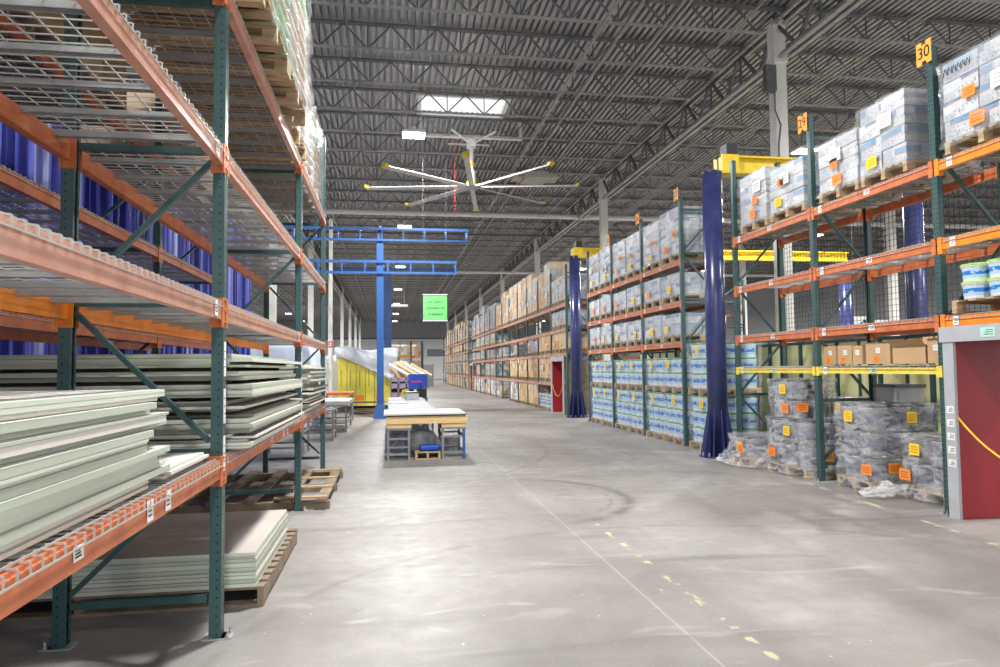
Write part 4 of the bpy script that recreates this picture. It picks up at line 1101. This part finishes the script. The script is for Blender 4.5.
# pallet with blue bag under the bench
bare_pallet(.62, 12.1, 0, .7, .42, WOOD, 'small pale pallet under the bench between the two stands')
def blob(sx, sy, sz, seed, n=18, q=9):
    r = random.Random(seed); ph = [r.random()*6 for _ in range(6)]
    def fn(u, v):
        a = u*2*math.pi; t_ = v*math.pi/2
        rr = math.cos(t_)**.5 if v < 1 else 0
        e = 1+.09*math.sin(3*a+ph[0])+.06*math.sin(7*a+ph[1]+5*v)+.05*math.sin(11*v+ph[2]+2*a)
        return (sx*rr*math.cos(a)*e, sy*rr*math.sin(a)*e, sz*math.sin(t_)*(1+.05*math.sin(5*a+ph[3])))
    return MB().grid(fn, n, q)
o = MB().box(-.17, .17, -.1, .1, 0, .1).build('blue_bag', BLUEBIN, None, (.66, 11.95, .127)); bevel(o, .03, 3); tag(o, 'flat blue plastic bag on the small pallet under the bench', 'bag')
tag(blob(.26, .13, .34, 21).build('plastic_bundle', LABGREY, None, (.52, 12.2, .128), smooth=True), 'grey plastic-wrapped heap behind the blue bag on the small pallet', 'plastic bundle')
tag(blob(.42, .32, .42, 5).build('plastic_bundle', PLASTIC, None, (.5, 12.62, 0.0), smooth=True), 'crumpled clear plastic bundle on the floor under the bench', 'plastic bundle')
tag(blob(.2, .22, .3, 8).build('plastic_bundle', LABGREY, None, (1.05, 12.9, 0.0), smooth=True), 'small clear plastic bundle behind the right bench stand', 'plastic bundle')
# machine and cart at the far end of the long table
t = thing('tool_cabinet', 'blue cabinet with black lower box on a steel trolley', 'cabinet', (.80, 20.6, 0))
MB().box(-.27, .27, -.3, .3, .98, 1.36).build('cabinet_body', BLUEBIN, t)
MB().box(-.25, .02, -.42, -.3, .93, 1.12).build('open_drawer', BLUEBIN, t)
MB().box(-.02, .25, -.3, .3, .68, .94).build('lower_box', BLACKP, t)
MB().box(-.2, .12, -.40, -.32, 1.125, 1.16).build('red_tool', LABR, t)
mb = MB()
for x in (-.25, .25):
    for y in (-.25, .25): mb.box(x-.02, x+.02, y-.02, y+.02, 0, .64)
mb.box(-.28, .28, -.3, .3, .64, .68).box(-.28, .28, -.3, .3, .94, .98); mb.build('trolley_frame', DARKSTEEL, t)
t = thing('caution_box', 'small yellow box with black mark beside the blue cabinet', 'box', (.42, 19.3, .721))
MB().box(-.1, .1, -.08, .08, 0, .22).build('carton_body', YELLOW, t); MB().box(-.04, .04, -.082, -.08, .05, .14).build('mark', INK, t)
tag(MB().box(-.16, .16, -.12, .12, 0, .2).box(-.17,.17,-.13,.13,.16,.19,1).build('machine_box', [WHITEP, BLACKP], None, (.55, 18.3, .721), .3), 'white and black device on the long table before the yellow box', 'device')
k = 0
for i in range(4):
    for j in range(3):
        k += 1
        t = thing('plastic_crate', f'purple-grey plastic crate in the stack left of the blue cabinet, {ordw(k)}', 'crate', (.14+.25*j, 22.4, .28*i+.125), 0, 'purple-grey crates')
        mb = MB().box(-.12, .12, -.18, .18, 0, .02).box(-.12, .12, -.18, -.16, .22, .28).box(-.12, .12, -.18, -.16, .02, .09).box(-.12, .12, .16, .18, .02, .28).box(-.12, -.10, -.18, .18, .02, .28).box(.10, .12, -.18, .18, .02, .28)
        mb.build('shell', PURPLE, t); MB().box(-.09, .09, -.1, .1, .021, .15).build('contents', BLACKP, t)
bare_pallet(.39, 22.4, 0, .6, .85, WOOD2, 'dark pallet under the purple-grey crates')
for i, (x, a, r_) in enumerate(((.35, 62, .05), (.6, 55, .06), (.85, 50, .055), (1.05, 48, .05))):
    tag(MB().tube([(x-.35, 23.4, 1.66), (x+.3, 22.7, 1.28)], r_, 10).build('paper_roll', [LABW, CARD2, LABW, CARD2][i]), f'long roll leaning above the purple-grey crates, {ordw(i+1)} from the left', 'roll', 'leaning rolls')
tag(blob(.36, .3, .42, 12).build('wrapped_bundle', CARD2, None, (.35, 23.7, 1.35), smooth=True), 'brown paper bundle heaped above the purple-grey crates', 'bundle')
tag(MB().box(-.3, .3, -.3, .3, 0, 1.35).build('packing_bin', CARD, None, (.45, 23.7, 0)), 'brown packing bin behind the purple-grey crates', 'bin')
# yellow panel pack under tarpaulin
t = thing('panel_pack', 'tall yellow wrapped panels standing on skids under a white tarpaulin', 'panel pack', (-1.8, 25.2, 0))
for i in range(6):
    MB().box(.318*i, .318*i+.305, 0, 1.9, .24, 2.05).build('panel', YPACK, t)
    MB().box(.318*i+.1, .318*i+.13, -.003, 0, .9, 1.5).build('lettering', mat_dim(YPACK), t)
for i in range(3): MB().box(.0, 1.9, .1+.75*i, .2+.75*i, 0, .12).build('skid', WOOD2, t)
MB().box(0, 1.9, 0, 1.9, .12, .14).box(0, 1.9, -.01, 0, .33, .39).build('base_board', WOOD2, t)
MB().box(.6, .9, -.006, 0, .42, .6).box(1.3, 1.6, -.006, 0, .42, .6).build('orange_mark', LABO, t)
def fn(u, v):
    # v 0: front hem (diagonal), .6: top edge, 1: back
    x = -1.92+2.2*u
    hem = 2.02-1.0*u**1.15
    top = 2.28-.08*u+.04*math.sin(9*u)
    if v < .6:
        s = v/.6; z = hem+(top-hem)*s; y = 25.12-.12*(1-s)*(.5+u)+.035*math.sin(14*z+9*u)+.03*math.sin(23*u+6*s)
    else:
        s = (v-.6)/.4; z = top+.03*math.sin(8*u+5*s); y = 25.12+2.1*s
    return (x, y, z)
cloth(fn, 40, 30, 'tarpaulin', TARPM, 'white tarpaulin slung diagonally over the yellow panels', 'tarpaulin', .006)
def fn(u, v):
    y = 25.05+2.1*u; z = .95+1.25*v
    return (.27+.04*math.sin(11*v+5*u)+.1*(1-v), y, z)
cloth(fn, 14, 14, 'tarpaulin', TARPM, 'side flap of tarpaulin hanging at the right of the yellow panels', 'tarpaulin', .006)
bare_pallet(-.75, 24.3, 0, .6, 1.2, WOOD2, 'dark pallet edge in front of the yellow panels')
# wrapped machine behind the last left post
def fn(u, v):
    a = u*2*math.pi; c, s_ = math.cos(a), math.sin(a); e = .4
    x = math.copysign(abs(c)**e, c)*1.15; y = math.copysign(abs(s_)**e, s_)*1.5
    k = 1-.12*v+.03*math.sin(9*a+4*v)+.02*math.sin(17*a)
    return (x*k, y*k, .02+2.2*v+.06*math.sin(3*a)*v)
mb = MB().grid(fn, 60, 10); b = len(mb.v); mb.v.append((0, 0, 2.32))
for i in range(60): mb.f.append((10*61+i, 10*61+i+1, b)); mb.m.append(0)
tag(mb.build('shrouded_machine', PLASTIC, None, (-2.95, 20.6, 0), smooth=True), 'machine shrouded in milky plastic behind the left racks', 'machine')
tag(MB().box(-1.0, 1.0, -1, 1, 0, 1.9).box(-.5, .5, -.6, .6, 1.9, 2.1).build('white_cabinet', WHITEP, None, (-2.75, 30.0, 0)), 'white enclosure behind the shrouded machine', 'cabinet')
# roller stands by the last left post
stand(-2.0, -1.2, 15.3, 16.1, .62, 'low dark steel roller stand past the last left post', GM, (.15, .4))
stand(-2.2, -1.5, 12.6, 13.5, .62, 'dark steel stand just behind the last left post', GM, (.15, .4))
stand(-1.75, -1.05, 17.4, 19.4, .62, 'long dark steel stand carrying a white panel', GM, (.2, .45))
tag(MB().box(-.42, .42, -1.05, 1.05, 0, .09).build('loose_board', BOARD_TW, None, (-1.4, 18.4, .652)), 'thick white board on the long dark stand', 'board')
t = thing('roller_table', 'orange-topped roller table before the yellow panels', 'table', (-1.5, 21.0, 0))
MB().box(-.4, .45, -.6, .6, .78, .86).build('top', ORANGE, t)
for a in (-.36, .4):
    for b_ in (-.5, .5): MB().box(a-.02, a+.02, b_-.02, b_+.02, 0, .78).build('leg', GM, t)
# red extinguisher marker on column
t = thing('extinguisher_sign', 'small red fire extinguisher sign on a white column', 'sign', (-4.1, 50.6, 3.1))
t.location = (-2.07, 25.4, 2.3)
MB().box(-.07, .07, -.01, .01, 0, .22).build('sign_board', LABR, t); MB().box(-.03, .03, -.012, -.01, .05, .1).box(-.03, .03, -.012, -.01, .12, .17).build('mark', LABW, t)
MB().box(-.06, .06, .012, .13, -2.3, 4.6).build('pole', CREAM, t)
# end rack with totes
rack('small green rack of beige totes standing before the end wall', .75, 2.6, [56.0, 58.0], 3.6, [[1.3, 2.6]], ORANGE, labels=False, deckf=False)
t = None
tr = thing('pallet_rack', 'wide end-of-hall rack facing the camera with orange beam', 'pallet rack', (-.1, 55, 0))
for x in (0, 1.75, 2.6):
    MB().box(x-.05, x+.05, -.05, .05, 0, 3.7).build('post', GREEN_P, tr); MB().box(x-.05, x+.05, 1.0, 1.1, 0, 3.7).build('post', GREEN_P, tr)
for z in (1.2, 2.45):
    for x0, x1 in ((.05, 1.7), (1.8, 2.55)): MB().box(x0, x1, -.06, -.01, z, z+.12).build('beam', ORANGE2, tr); MB().box(x0, x1, 1.05, 1.1, z, z+.12).build('beam', ORANGE2, tr)
TOTE = mat('beige_sack_cloth', (.62, .58, .48), .7, var=.1)
k = 0
for z in (.02, 1.33, 2.58):
    for x, w_ in ((.5, .8), (1.3, .7), (2.17, .65)):
        k += 1; pr = MB()
        pr.lathe([(w_*.42, 0), (w_*.5, .12), (w_*.5, .72), (w_*.44, .85)], n=14)
        tag(pr.build('bulk_bag', TOTE if k % 3 else CARD2, None, (x-.1, 55.5, z)), f'beige bulk bag on the end-of-hall rack, {ordw(k)} counting up from floor left', 'bulk bag', 'bulk bags on the end rack')
for z, x0, x1 in ((1.32, .05, 2.55), (2.57, .05, 2.55)): MB().box(x0, x1, 0, 1.05, z-.01, z+.005).build('shelf', GALV, tr)
tag(MB().box(-.5, .5, -.05, .05, 0, 1.9).build('leaning_panel', GM, None, (3.2, 60, 0)), 'dark grey panel standing at the end wall', 'panel')
